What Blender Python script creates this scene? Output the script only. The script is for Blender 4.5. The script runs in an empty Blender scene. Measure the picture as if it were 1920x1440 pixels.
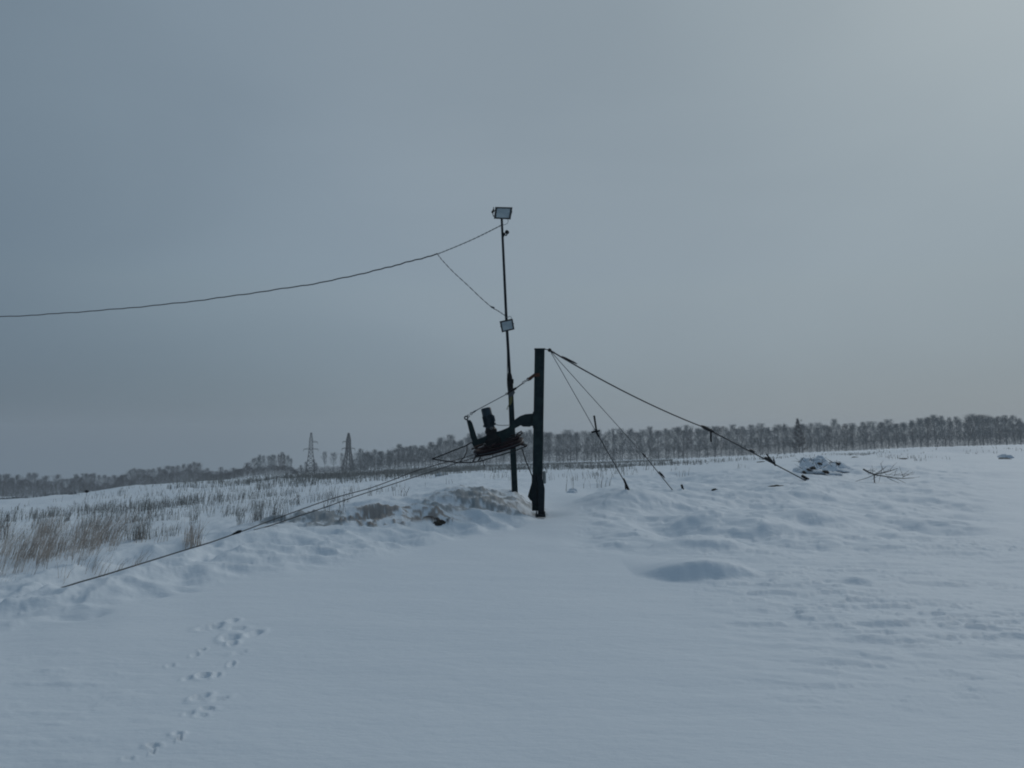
import bpy, math, random
import numpy as np
from mathutils import Vector, Matrix
rad = math.radians
random.seed(7); rng = np.random.default_rng(7)
S = bpy.context.scene
col = S.collection

# ------------------------------------------------------------------ camera, sky, sun, exposure
F = 1450.0; YH = 830.0; EYE = 1.6                     # focal length and horizon in photo pixels, eye height in metres
TH = math.atan((YH-720.0)/F)
cd = bpy.data.cameras.new("camera"); cam = bpy.data.objects.new("camera", cd); col.objects.link(cam)
cd.sensor_width = 36.0; cd.lens = 36.0*F/1920.0; cd.clip_start = 0.05; cd.clip_end = 5000
cam.location = (0, 0, EYE); cam.rotation_euler = (rad(90)+TH, 0, 0)
S.camera = cam

SUN_AZ, SUN_EL = rad(36), rad(36)                      # clockwise from +Y
sun_dir = Vector((math.sin(SUN_AZ)*math.cos(SUN_EL), math.cos(SUN_AZ)*math.cos(SUN_EL), math.sin(SUN_EL)))
W = bpy.data.worlds.new("World"); S.world = W; W.use_nodes = True
nt = W.node_tree; N = nt.nodes; L = nt.links; N.clear()
out = N.new('ShaderNodeOutputWorld'); bg = N.new('ShaderNodeBackground'); bg.inputs['Strength'].default_value = 0.1
sky = N.new('ShaderNodeTexSky'); sky.sky_type = 'NISHITA'; sky.sun_disc = False
sky.sun_elevation = SUN_EL; sky.sun_rotation = SUN_AZ
tc = N.new('ShaderNodeTexCoord')
def vm(op, a, b=None):
    n = N.new('ShaderNodeVectorMath'); n.operation = op
    if isinstance(a, (tuple, Vector)): n.inputs[0].default_value = a
    else: L.new(a, n.inputs[0])
    if b is not None:
        if isinstance(b, (tuple, Vector)): n.inputs[1].default_value = b
        else: L.new(b, n.inputs[1])
    return n
def wramp(src, stops, interp='EASE'):
    r = N.new('ShaderNodeValToRGB'); r.color_ramp.interpolation = interp
    el = r.color_ramp.elements
    while len(el) < len(stops): el.new(0.5)
    for e, (p, c) in zip(el, stops): e.position = p; e.color = (*c, 1)
    L.new(src, r.inputs[0]); return r
nrm = vm('NORMALIZE', tc.outputs['Generated'])
glow = Vector((math.sin(rad(40))*math.cos(rad(33)), math.cos(rad(40))*math.cos(rad(33)), math.sin(rad(33))))
dt = vm('DOT_PRODUCT', nrm.outputs[0], glow)
# thin veil of cloud: brighter towards where the sun stands behind it, darker to the left
veil = wramp(dt.outputs['Value'], [(0.0, (.085,.125,.170)), (0.22, (.110,.155,.205)), (0.42, (.151,.202,.246)), (0.62, (.194,.248,.297)), (0.76, (.222,.272,.312)), (0.89, (.216,.266,.302)), (0.965, (.250,.308,.340)), (1.0, (.285,.347,.378))], 'B_SPLINE')
sep = N.new('ShaderNodeSeparateXYZ'); L.new(nrm.outputs[0], sep.inputs[0])
hor = wramp(sep.outputs['Z'], [(0.0, (.74,.75,.77)), (0.05, (.775,.785,.805)), (0.12, (.90,.905,.91)), (0.2, (1.03,1.02,1.0)), (0.32, (1.06,1.05,1.04)), (0.5, (1.0,1.0,1.0)), (1.0, (1.12,1.15,1.18))], 'B_SPLINE')
mp = N.new('ShaderNodeMapping'); mp.inputs['Scale'].default_value = (1.3, 1.3, 3.4); L.new(nrm.outputs[0], mp.inputs[0])
nz = N.new('ShaderNodeTexNoise'); nz.inputs['Scale'].default_value = 1.5; nz.inputs['Detail'].default_value = 5; nz.inputs['Roughness'].default_value = .42
nz.inputs['Distortion'].default_value = .6
L.new(mp.outputs[0], nz.inputs['Vector'])
cl = wramp(nz.outputs['Fac'], [(0.30, (.945,.95,.956)), (0.70, (1.055,1.05,1.044))], 'LINEAR')
m1 = vm('MULTIPLY', veil.outputs[0], hor.outputs[0]); m2 = vm('MULTIPLY', m1.outputs[0], cl.outputs[0])
m3 = vm('MULTIPLY', m2.outputs[0], (11.2, 11.2, 11.2))
mx = N.new('ShaderNodeMix'); mx.data_type = 'RGBA'; mx.inputs['Factor'].default_value = 0.94
L.new(sky.outputs[0], mx.inputs['A']); L.new(m3.outputs[0], mx.inputs['B'])
L.new(mx.outputs['Result'], bg.inputs['Color']); L.new(bg.outputs[0], out.inputs[0])

ld = bpy.data.lights.new("sun", 'SUN'); ld.energy = 0.62; ld.angle = rad(18); ld.color = (1, .95, .88)
lo = bpy.data.objects.new("sun", ld); col.objects.link(lo); lo.rotation_euler = sun_dir.to_track_quat('Z', 'Y').to_euler()

S.render.engine = 'CYCLES'
S.view_settings.view_transform = 'Standard'; S.view_settings.look = 'None'; S.view_settings.gamma = 1
S.view_settings.exposure = 0.0; S.view_settings.use_curve_mapping = False
S.cycles.pixel_filter_type = 'BLACKMAN_HARRIS'; S.cycles.filter_width = 2.0
S.cycles.volume_bounces = 1

# ------------------------------------------------------------------ helpers
ct, st = math.cos(TH), math.sin(TH)
def P(px, py, D):
    """world point that stands D metres in front of the viewer on the sight line of photo pixel px, py"""
    u = (px-960)/F; v = (720-py)/F
    dx, dy, dz = u, ct - v*st, st + v*ct
    k = D/dy
    return Vector((dx*k, D, EYE+dz*k))
def zpix(py, D):
    v = (720-py)/F
    return EYE + D*(st+v*ct)/(ct-v*st)

def tag(o, label=None, cat=None, group=None, kind=None):
    if label: o['label'] = label
    if cat: o['category'] = cat
    if group: o['group'] = group
    if kind: o['kind'] = kind
    return o
def empty(name, loc, rz=0.0):
    o = bpy.data.objects.new(name, None); col.objects.link(o); o.location = loc; o.rotation_euler = (0, 0, rz)
    o.empty_display_size = .2
    bpy.context.view_layer.update()
    return o

class MB:
    def __init__(s): s.v = []; s.f = []
    def add(s, vs, fs):
        o = len(s.v); s.v += [tuple(p) for p in vs]; s.f += [tuple(i+o for i in f) for f in fs]; return s
    def tube(s, pts, r, n=8, cap=True):
        pts = [Vector(p) for p in pts]; m = len(pts)
        rs = r if isinstance(r, (list, tuple)) else [r]*m
        t0 = (pts[1]-pts[0]).normalized()
        a = t0.orthogonal().normalized(); vs = []; fs = []
        for i in range(m):
            t = (pts[min(i+1, m-1)]-pts[max(i-1, 0)]).normalized()
            a = (a - t*a.dot(t)).normalized(); b = t.cross(a)
            for k in range(n):
                w = 2*math.pi*k/n
                vs.append(pts[i]+(a*math.cos(w)+b*math.sin(w))*rs[i])
        for i in range(m-1):
            for k in range(n):
                k2 = (k+1) % n
                fs.append((i*n+k, i*n+k2, (i+1)*n+k2, (i+1)*n+k))
        if cap: fs.append(tuple(range(n))[::-1]); fs.append(tuple(range((m-1)*n, m*n)))
        return s.add(vs, fs)
    def ring(s, c, ax, R, r, n=20, k=6, arc=(0, 1)):
        ax = Vector(ax).normalized(); a = ax.orthogonal().normalized(); b = ax.cross(a); c = Vector(c)
        pts = [c+(a*math.cos(w)+b*math.sin(w))*R for w in [2*math.pi*i/n for i in range(n)]]
        vs = []; fs = []
        for i in range(n):
            o = (pts[i]-c).normalized()
            for j in range(k):
                w = 2*math.pi*j/k
                vs.append(pts[i]+(o*math.cos(w)+ax*math.sin(w))*r)
        for i in range(n):
            i2 = (i+1) % n
            for j in range(k):
                j2 = (j+1) % k
                fs.append((i*k+j, i*k+j2, i2*k+j2, i2*k+j))
        return s.add(vs, fs)
    def lathe(s, c, ax, prof, n=28):
        """prof: (distance along axis, radius)"""
        ax = Vector(ax).normalized(); a = ax.orthogonal().normalized(); b = ax.cross(a); c = Vector(c)
        vs = []; fs = []
        for h, r in prof:
            for k in range(n):
                w = 2*math.pi*k/n
                vs.append(c+ax*h+(a*math.cos(w)+b*math.sin(w))*r)
        for i in range(len(prof)-1):
            for k in range(n):
                k2 = (k+1) % n
                fs.append((i*n+k, i*n+k2, (i+1)*n+k2, (i+1)*n+k))
        fs.append(tuple(range(n))[::-1]); fs.append(tuple(range((len(prof)-1)*n, len(prof)*n)))
        return s.add(vs, fs)
    def box(s, c, X, Y, Z, ch=0.0):
        """box with centre c and half-axes X, Y, Z (vectors)"""
        c, X, Y, Z = map(Vector, (c, X, Y, Z))
        vs = [c+X*i+Y*j+Z*k for k in (-1, 1) for j in (-1, 1) for i in (-1, 1)]
        return s.add(vs, [(0,2,3,1), (4,5,7,6), (0,1,5,4), (2,6,7,3), (0,4,6,2), (1,3,7,5)])
    def plate(s, poly, D0, D1):
        """outline given as photo pixels at distance D0, carried back at true size to D1"""
        a = [P(x, y, D0) for x, y in poly]; n = len(a)
        b = [p+Vector((0, D1-D0, 0)) for p in a]
        return s.add(a+b, [tuple(range(n)), tuple(range(n, 2*n))[::-1]] + [(i, i+n, (i+1) % n+n, (i+1) % n) for i in range(n)])
    def build(s, name, mat, parent=None, smooth=False, bevel=0.0):
        me = bpy.data.meshes.new(name); me.from_pydata(s.v, [], s.f); me.update()
        o = bpy.data.objects.new(name, me); col.objects.link(o)
        if mat: me.materials.append(mat)
        if smooth:
            me.polygons.foreach_set('use_smooth', [True]*len(me.polygons))
            try: me.set_sharp_from_angle(angle=rad(40))
            except Exception: pass
        if bevel:
            m = o.modifiers.new('bevel', 'BEVEL'); m.width = bevel; m.segments = 2; m.limit_method = 'ANGLE'
        if parent is not None:
            o.parent = parent; o.matrix_parent_inverse = Matrix.Identity(4)
            # vertices were given in world space: bring them into the parent's space
            mat4 = world_of(parent).inverted(); me.transform(mat4)
        return o
def world_of(o):
    m = Matrix.LocRotScale(o.location, o.rotation_euler, o.scale)
    return world_of(o.parent) @ m if o.parent else m
def tris(name, V, T, mat, parent=None):
    """fast mesh from numpy arrays"""
    me = bpy.data.meshes.new(name)
    me.vertices.add(len(V)); me.vertices.foreach_set('co', np.asarray(V, np.float32).ravel())
    k = T.shape[1]
    me.loops.add(T.size); me.loops.foreach_set('vertex_index', T.astype(np.int32).ravel())
    me.polygons.add(len(T)); me.polygons.foreach_set('loop_start', np.arange(0, T.size, k, dtype=np.int32))
    me.update(calc_edges=True); me.materials.append(mat)
    o = bpy.data.objects.new(name, me); col.objects.link(o)
    if parent is not None: o.parent = parent
    return o

def material(name, c, rough=.6, metal=0.0, c2=None, scale=4.0, detail=4, bump=0.0, bscale=40.0, spec=.5, ramp=(.4, .62)):
    m = bpy.data.materials.new(name); m.use_nodes = True; n = m.node_tree.nodes; l = m.node_tree.links
    b = n['Principled BSDF']; b.inputs['Roughness'].default_value = rough; b.inputs['Metallic'].default_value = metal
    b.inputs['Specular IOR Level'].default_value = spec
    b.inputs['Base Color'].default_value = (*c, 1)
    t = n.new('ShaderNodeTexCoord')
    if c2:
        q = n.new('ShaderNodeTexNoise'); q.inputs['Scale'].default_value = scale; q.inputs['Detail'].default_value = detail
        q.inputs['Roughness'].default_value = .65; l.new(t.outputs['Object'], q.inputs['Vector'])
        r = n.new('ShaderNodeValToRGB'); r.color_ramp.elements[0].position = ramp[0]; r.color_ramp.elements[1].position = ramp[1]
        r.color_ramp.elements[0].color = (*c, 1); r.color_ramp.elements[1].color = (*c2, 1)
        l.new(q.outputs['Fac'], r.inputs[0]); l.new(r.outputs[0], b.inputs['Base Color'])
    if bump:
        q = n.new('ShaderNodeTexNoise'); q.inputs['Scale'].default_value = bscale; q.inputs['Detail'].default_value = 5
        l.new(t.outputs['Object'], q.inputs['Vector'])
        u = n.new('ShaderNodeBump'); u.inputs['Strength'].default_value = bump; u.inputs['Distance'].default_value = .01
        l.new(q.outputs['Fac'], u.inputs['Height']); l.new(u.outputs[0], b.inputs['Normal'])
    return m
M = dict(
 green = material('green_painted_steel', (.004,.014,.019), .6, 0, (.013,.030,.031), 7, bump=.2, bscale=60, spec=.2),
 navy  = material('dark_painted_steel', (.004,.010,.016), .55, 0, (.008,.017,.023), 9, bump=.2, spec=.2),
 black = material('black_steel', (.006,.008,.011), .6, 0, (.012,.013,.014), 12, spec=.2),
 red   = material('dark_red_paint', (.020,.006,.009), .6, 0, (.011,.005,.008), 14, bump=.2, spec=.2),
 rust  = material('rusty_orange_steel', (.10,.030,.013), .8, .1, (.04,.018,.012), 22, bump=.4),
 motor = material('blue_motor_paint', (.010,.030,.046), .5, 0, (.007,.020,.031), 10, spec=.4),
 zinc  = material('galvanised_fitting', (.16,.18,.19), .45, .6, (.09,.10,.11), 25),
 wire  = material('grey_wire_rope', (.09,.10,.11), .6, .1, (.045,.05,.055), 60),
 cable = material('black_cable', (.018,.02,.022), .6, 0, (.03,.032,.035), 30),
 glass = material('frosted_lamp_glass', (.30,.37,.41), .35, 0, (.42,.49,.52), 5, spec=.4),
 alu   = material('lamp_housing', (.008,.013,.017), .5, 0, (.014,.02,.024), 10),
 pale  = material('pale_plastic', (.36,.38,.37), .6, 0, (.26,.28,.28), 9),
 yellow= material('faded_yellow_webbing', (.16,.15,.05), .8, 0, (.08,.08,.04), 30),
 pylon = material('weathered_galvanised_steel', (.012,.018,.023), .8, 0, (.018,.025,.03), 2),
 trunk = material('birch_bark', (.25,.26,.26), .9, 0, (.06,.06,.06), 1.3),
 twig  = material('frosted_twigs', (.115,.133,.139), .9, 0, (.225,.245,.253), .35, detail=2, spec=.1),
 twigd = material('dark_bare_twigs', (.034,.036,.042), .9, 0, (.058,.058,.066), .35, detail=2, spec=.1),
 twigr = material('reddish_bare_twigs', (.020,.015,.020), .9, 0, (.035,.026,.032), .35, detail=2, spec=.1),
 brush = material('thicket_twigs', (.055,.062,.067), .9, 0, (.13,.143,.15), .6, detail=3, spec=.1),
 straw = material('dry_tan_grass', (.60,.51,.44), .9, 0, (.31,.27,.24), 3, detail=3, spec=.1),
 weed  = material('dry_grey_weeds', (.18,.18,.17), .9, 0, (.38,.37,.35), 2, detail=3, spec=.1),
 wood  = material('bare_grey_branch', (.06,.057,.055), .9, 0, (.13,.125,.12), 8, spec=.1),
 branch = material('weathered_branch', (.11,.105,.10), .9, 0, (.18,.175,.17), 8, spec=.1),
 clod  = material('frozen_soil', (.035,.032,.030), .95, 0, (.075,.065,.055), 9, bump=.6, bscale=20, spec=.1),
 dsnow = material('dirty_snow', (.30,.31,.31), .8, 0, (.55,.60,.64), 6, bump=.5, bscale=9, spec=.2),
 snowc = material('snow_cap', (.76,.82,.88), .75, 0, (.62,.68,.74), 5, bump=.2, bscale=9, spec=.2),
)

# ------------------------------------------------------------------ noise
def _h(ix, iy, s):
    n = (ix.astype(np.int64)*374761393 + iy.astype(np.int64)*668265263 + s*1442695041) & 0x7fffffff
    n = ((n ^ (n >> 13))*1274126177) & 0x7fffffff
    return ((n ^ (n >> 16)) & 0xffff)/65535.0
def vnoise(x, y, s=0):
    """gradient noise, about -.5 to .5"""
    ix = np.floor(x); iy = np.floor(y); fx = x-ix; fy = y-iy
    def g(i, j):
        a = _h(ix+i, iy+j, s)*6.2831853; return np.cos(a)*(fx-i)+np.sin(a)*(fy-j)
    u = fx*fx*fx*(fx*(fx*6-15)+10); v = fy*fy*fy*(fy*(fy*6-15)+10)
    a = g(0, 0); b = g(1, 0); c = g(0, 1); d = g(1, 1)
    return ((a+(b-a)*u)*(1-v)+(c+(d-c)*u)*v)*.8
def fbm(x, y, s=0, o=4, g=.5):
    t = 0; a = 1.0
    for i in range(o):
        c, q = math.cos(.6*i+.3), math.sin(.6*i+.3)
        t = t+a*vnoise(x*c-y*q+17*i, x*q+y*c-9*i, s+i); x = x*2.03; y = y*2.03; a *= g
    return t
def smooth(e0, e1, x):
    t = np.clip((x-e0)/(e1-e0), 0, 1); return t*t*(3-2*t)

# ------------------------------------------------------------------ the lie of the land: profiles (distance, height seen as photo row)
COLS = {
 -700: [(1.5,-1),(7,1230),(8,1195),(9.5,1180),(14,1080),(30,985),(80,950),(200,942),(420,948),(900,945)],
 0:    [(1.5,-1),(5.5,-1),(7.2,1182),(8.0,1140),(8.7,1121),(10.5,1095),(16,1015),(30,965),(70,940),(120,931),(200,936),(420,943),(900,940)],
 160:  [(1.5,-1),(6,-1),(7.9,1143),(8.8,1092),(9.5,1081),(12,1050),(18,1000),(34,952),(65,930),(100,924),(160,931),(420,936),(900,934)],
 240:  [(1.5,-1),(6,-1),(8.1,1125),(9.4,1066),(10.1,1056),(13,1025),(18,985),(34,946),(60,920),(90,910.5),(140,922),(420,926),(900,924)],
 360:  [(1.5,-1),(6,-1),(9.0,1098),(10.6,1032),(11.2,1023),(14,1006),(20,968),(40,928),(80,906),(110,902),(170,910),(420,914),(900,912)],
 480:  [(1.5,-1),(7,-1),(9.6,1080),(11.6,1010),(12.6,988),(15,984),(18,970),(38,925),(80,903),(130,895),(300,894),(420,894),(900,893)],
 640:  [(1.5,-1),(8,-1),(10.4,1062),(12.5,1005),(14.4,966),(16,954),(19,946),(25,930),(45,905),(90,892),(150,887),(420,885.5),(900,885)],
 760:  [(1.5,-1),(8,-1),(11.5,1036),(13.2,996),(14.8,954),(16.2,934),(19,936),(28,922),(45,897),(90,886),(160,880),(420,878),(900,877)],
 870:  [(1.5,-1),(9,-1),(13.2,1006),(14.6,972),(15.8,935),(17.0,914),(18.6,921),(24,912),(45,890),(90,880),(160,874),(420,872),(900,871)],
 960:  [(1.5,-1),(10,-1),(14.2,992),(15.5,970),(16.6,936),(17.6,922),(19,926),(24,912),(45,889),(90,877),(160,871),(420,869),(900,868)],
 1015: [(1.5,-1),(13,-1),(16,969),(17,955),(18.5,940),(20,931),(24,914),(45,888),(90,875),(160,869.5),(420,867),(900,866)],
 1100: [(1.5,-1),(13,-1),(16,962),(18,938),(20.5,923),(23,919),(28,905),(45,886),(90,873),(160,867.5),(420,865),(900,864)],
 1250: [(1.5,-1),(11,-1),(14,990),(17,952),(20.5,925),(22,916),(26,908),(32,893),(50,879),(90,868),(160,863),(420,861),(900,860)],
 1400: [(1.5,-1),(10,-1),(14,990),(18,946),(22,918),(26,898),(32,881),(50,868),(90,860),(150,856),(420,854.5),(900,854)],
 1560: [(1.5,-1),(11,-1),(16,966),(22,915),(27,887),(34,868),(50,857),(90,850),(150,847.5),(420,846.5),(900,846)],
 1740: [(1.5,-1),(13,-1),(20,930),(28,892),(40,862),(60,846),(90,840.5),(150,839),(420,838.5),(900,838)],
 1920: [(1.5,-1),(14,-1),(20,928),(30,885),(45,856),(70,838),(100,835),(200,834),(420,833.5),(900,833)],
 2600: [(1.5,-1),(16,-1),(30,900),(60,850),(100,838),(200,834),(420,833),(900,832)],
}
cx = sorted(COLS)
def col_z(cxv, D):
    pts = COLS[cxv]
    d = np.array([p[0] for p in pts]); z = np.array([0.0 if p[1] < 0 else zpix(p[1], p[0]) for p in pts])
    return np.where(D > d[-1], zpix(pts[-1][1], D), np.interp(D, d, z, left=0))
az = np.concatenate([np.linspace(-180, -50, 66)[:-1], np.linspace(-50, -36, 57)[:-1], np.linspace(-36, 36, 841)[:-1], np.linspace(36, 50, 57)[:-1], np.linspace(50, 180, 66)])
az = np.radians(az)
r = np.concatenate([[0.02, .4, .8, 1.2, 1.6, 2.0, 2.4], np.exp(np.arange(math.log(2.7), math.log(34), .0052)), np.exp(np.arange(math.log(34), math.log(1500), .02))])
A, R = np.meshgrid(az, r)                                   # rows: distance, columns: direction
Ac = np.clip(A, rad(-52), rad(52))
PX = 960+F*np.tan(Ac); D = R*np.cos(Ac)
Z = np.zeros_like(R)
cz = [col_z(c, D) for c in cx]
for i in range(len(cx)-1):
    m = (PX >= cx[i]) & (PX <= cx[i+1]); t = np.clip((PX-cx[i])/(cx[i+1]-cx[i]), 0, 1); t = t*t*(3-2*t)*.6+t*.4
    Z = np.where(m, cz[i]*(1-t)+cz[i+1]*t, Z)
Z = np.where(PX < cx[0], cz[0], Z); Z = np.where(PX > cx[-1], cz[-1], Z)
def blur(a, k, ax):
    ker = np.hanning(2*k+3)[1:-1]; ker /= ker.sum()
    pad = [(0, 0), (0, 0)]; pad[ax] = (k, k); b = np.pad(a, pad, mode='edge')
    o = np.zeros_like(a)
    for i, w in enumerate(ker):
        o += w*(b[i:i+a.shape[0], :] if ax == 0 else b[:, i:i+a.shape[1]])
    return o
Z = blur(blur(Z, 9, 0), 22, 1)
X = R*np.sin(A); Y = R*np.cos(A)
front = smooth(rad(95), rad(60), np.abs(A)); Z = Z*front

def gpx(px, py):                                            # photo pixel -> ground point by marching along the sight line
    for i in range(3, len(r)):
        d = r[i]
        if groundz_raw(px, d) >= zpix(py, d): return P(px, py, d)
    return P(px, py, r[-1])
def groundz_raw(px, d):
    a = math.atan((px-960)/F); rr = d/math.cos(a)
    return sample(math.sin(a)*rr, math.cos(a)*rr)
def sample(x, y):
    a = math.atan2(x, y); rr = math.hypot(x, y)
    j = np.clip(np.searchsorted(az, a)-1, 0, len(az)-2); i = np.clip(np.searchsorted(r, rr)-1, 0, len(r)-2)
    u = (a-az[j])/(az[j+1]-az[j]); v = np.clip((rr-r[i])/(r[i+1]-r[i]), 0, 1)
    return float((Z[i, j]*(1-u)+Z[i, j+1]*u)*(1-v)+(Z[i+1, j]*(1-u)+Z[i+1, j+1]*u)*v)
def sampleA(x, y):
    a = np.arctan2(x, y); rr = np.hypot(x, y)
    j = np.clip(np.searchsorted(az, a)-1, 0, len(az)-2); i = np.clip(np.searchsorted(r, rr)-1, 0, len(r)-2)
    u = (a-az[j])/(az[j+1]-az[j]); v = np.clip((rr-r[i])/(r[i+1]-r[i]), 0, 1)
    return (Z[i, j]*(1-u)+Z[i, j+1]*u)*(1-v)+(Z[i+1, j]*(1-u)+Z[i+1, j+1]*u)*v

# how close to the ploughed bank each point lies
toe = np.interp(PX, [0,240,480,640,760,870,960,1015,1060], [7.2,8.1,9.6,10.4,11.5,13.2,14.2,15.6,16.5])
cre = np.interp(PX, [0,240,480,640,760,870,960,1015,1060], [8.9,10.3,12.9,16.0,16.4,17.2,17.8,17.8,17.0])
bank = smooth(toe-.5, toe+.5, D)*(1-smooth(cre+.6, cre+2.4, D))*(1-smooth(960, 1020, PX))*front*smooth(-400, -100, PX)
near = 1-smooth(20, 45, R)
# broad unevenness, lumps of the bank, wind ripples
Z0 = Z.copy()
Z = Z + fbm(X*.22, Y*.22, 3, 3)*.10*smooth(6, 16, R)*(1+smooth(20, 80, R)*3)*(1-.85*smooth(60,130,R))*front
lump = np.abs(fbm(X*.72, Y*.85, 11, 3, .5)); lump2 = fbm(X*2.6, Y*2.6, 21, 4, .55)
Z = Z + bank*(.26*(.36-lump*1.4)+.032*lump2)
field = smooth(cre+1, cre+3, D)*(1-smooth(900, 1100, PX))*(1-smooth(60, 110, D))*front*.8
Z = Z + field*(fbm(X*.8, Y*.5, 31, 4)*.12+fbm(X*2.8, Y*2.0, 35, 3)*.05)
# drifted snow right of the mast
dr = smooth(1040, 1150, PX)*smooth(10.5, 12.5, D)*(1-smooth(28, 45, D))*(1-smooth(1750, 1950, PX))
Z = Z + dr*(fbm(X*.55+Y*.15, Y*.42, 41, 4)*.24)
sas = smooth(1150, 1500, PX)*smooth(4.2, 6.2, D)*(1-smooth(11, 15, D))
rp = fbm(X*1.0-Y*.3, Y*3.2+X*.5, 51, 4, .6)
rp2 = fbm(X*2.4, Y*6.5+X*.8, 55, 3, .55)
patch = smooth(-.25, .25, fbm(X*.35, Y*.6, 58, 2)+.05)
Z = Z + sas*(rp*.028 + patch*(smooth(.03, .09, rp)*.018 + smooth(.08, .14, rp2)*.010))
Z = Z + dr*smooth(.03, .10, fbm(X*.8+Y*.5, Y*1.5-X*.5, 66, 3, .5))*.030
Z = Z + sas*smooth(9, 13, D)*smooth(.05, .1, fbm(X*.9+Y*.6, Y*2.2-X*.9, 68, 3, .5))*.020
Z = Z + (fbm(X*1.1, Y*3.6, 61, 4, .55)*.006+fbm(X*.5,Y*.9,63,2)*.025)*(1-smooth(12, 20, R))*smooth(2.5, 4, R)
# streaks on the open snow between the bank and the camera
lowl = (1-smooth(150, 420, PX-D*0))*smooth(3.5, 4.5, D)*(1-smooth(5.6, 6.5, D))
Z = Z + lowl*np.maximum(fbm(X*2.2, Y*5, 71, 4)-.02, 0)*.03

def mound(px, py, w, dpt, h, face=1.0, flat=None, ang=0.0):
    """a drift whose crest is seen at px, py: w, dpt half sizes in metres, steeper towards the camera when face > 1"""
    global Z
    p = gpx(px, py); dx = X-p.x; dy = Y-p.y
    c, s = math.cos(ang), math.sin(ang); ex = (dx*c+dy*s)/w; ey = (-dx*s+dy*c)/dpt
    ey = np.where(ey < 0, ey*face, ey)
    Z = Z + h*np.exp(-(ex**2+ey**2)*1.2)
def drift(px, py, w, fr, bk, h, bow=.25):
    """wind-cut drift: foot of its steep face at px, py, lens-shaped, fading gently away behind"""
    global Z
    p = gpx(px, py); dx = (X-p.x)/w; e = Y-p.y-bow*dx*dx+.10*vnoise(X*2.2, Y*2.2, 77)+.04*vnoise(X*7, Y*7, 78)
    g_ = np.clip(1-dx*dx, 0, 1)**1.3
    Z = Z + h*g_*smooth(0, fr, e)*np.exp(-np.clip(e-fr*.9, 0, None)**2/(bk*bk))
drift(1330, 1089, .80, .27, .95, .20, .30)
drift(1352, 1034, .62, .28, 1.0, .12, .40)
drift(1440, 1008, .95, .38, 1.2, .15, .5)
drift(1280, 992, 1.1, .45, 1.2, .14, .4)
drift(1200, 958, 1.3, .8, 1.4, .15, .5)
drift(1560, 985, 1.2, .5, 1.4, .12, .5)
drift(1500, 940, 1.6, .7, 1.6, .16, .5)
drift(1625, 1098, .20, .12, .35, .055, .05)
drift(1560, 1102, .50, .12, .3, .022, .05)
drift(1440, 1146, .26, .10, .25, .022, .03)
drift(1680, 1242, .20, .08, .2, .022, .03); drift(1635, 1204, .16, .07, .2, .018, .03); drift(1590, 1130, .3, .09, .3, .02, .05); drift(1700, 1062, .5, .12, .4, .025, .1)
mound(1230, 975, .75, 1.2, -.13)
mound(1270, 1000, .45, .8, -.10)
mound(1300, 950, .8, 1.0, .14, 1.6)
mound(1180, 932, .9, 1.2, .12, 1.6)
mound(1800, 849, 3.4, 4, .42, 2.4)
mound(1535, 882, 1.1, .8, .16)
mound(700, 962, .55, .5, .13, 2.0); mound(790, 962, .5, .45, .10, 2.2); mound(560, 975, .8, .6, .08, 1.6)
mound(330, 916, 3.5, 4, .25); mound(520, 905, 4, 5, .3)
# footprints: trampled snow below the bank
def dent(px, py, w, dpt, h, ang=0.0, rim=.4):
    global Z
    w *= .85; dpt *= .85; h *= .5
    p = P(px, py, 1.0); k = 1.6/max(1e-3, 1.6-p.z); x0, y0 = p.x*k, p.y*k
    dx = X-x0; dy = Y-y0; c, s = math.cos(ang), math.sin(ang); ex = (dx*c+dy*s)/w; ey = (-dx*s+dy*c)/dpt
    q = ex**2+ey**2+vnoise(X*16, Y*16, 5)*.9
    Z = Z - h*(1-smooth(.5, 1.25, q)) + h*rim*np.exp(-(np.sqrt(np.maximum(q, 0))-1.5)**2*5)
for a in [(436,1163,.055,.10,.035,.2),(393,1176,.10,.11,.045,-.5),(408,1171,.06,.08,.035,.3),(445,1178,.08,.06,.03,.2),(477,1188,.055,.12,.045,-.2),(432,1196,.075,.14,.055,.3),(436,1207,.04,.06,.05,0),
          (380,1217,.025,.04,.03,0),(365,1227,.03,.05,.02,0),(449,1222,.035,.07,.02,-.5),(434,1243,.025,.07,.03,.2),(320,1245,.03,.04,.02,0),
          (382,1266,.05,.07,.05,.5),(405,1265,.03,.05,.035,0),(351,1270,.035,.05,.02,0),(376,1308,.045,.075,.05,-.3),(413,1311,.03,.07,.025,-.6),(388,1330,.05,.03,.03,0),(354,1339,.03,.04,.02,0),(378,1343,.04,.03,.02,0),
          (332,1382,.032,.025,.045,.3),(336,1391,.010,.03,.04,0),(287,1402,.040,.02,.045,0),(286,1413,.010,.03,.03,0),(240,1424,.03,.02,.02,0)]:
    dent(*a)
for a in [(400,1040,.05,.16,.06),(375,1050,.04,.18,.07),(402,1022,.07,.1,.06),(150,1160,.16,.09,.035),(185,1153,.08,.08,.03),(110,1155,.15,.10,.04),(380,1044,.04,.1,.06),
          (300,1118,.10,.07,.04),(345,1106,.14,.06,.035),(150,1128,.10,.12,.05)]:
    q = gpx(a[0], a[1]); dx = (X-q.x)/a[2]; dy = (Y-q.y)/a[3]
    Z = Z-a[4]*np.exp(-(dx*dx+dy*dy))
# groove pressed by the tow rope
ga, gb = P(-120, 1186, 7.3), P(90, 1114, 8.85); ga.z = gb.z = 0; gd = (gb-ga); gl = gd.length; gd /= gl
tt = (X-ga.x)*gd.x+(Y-ga.y)*gd.y; pp = (X-ga.x)*gd.y-(Y-ga.y)*gd.x
Z = Z-.10*np.exp(-(pp/.085)**2)*smooth(-2, -1, tt)*(1-smooth(gl-.1, gl+.8, tt))
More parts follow.
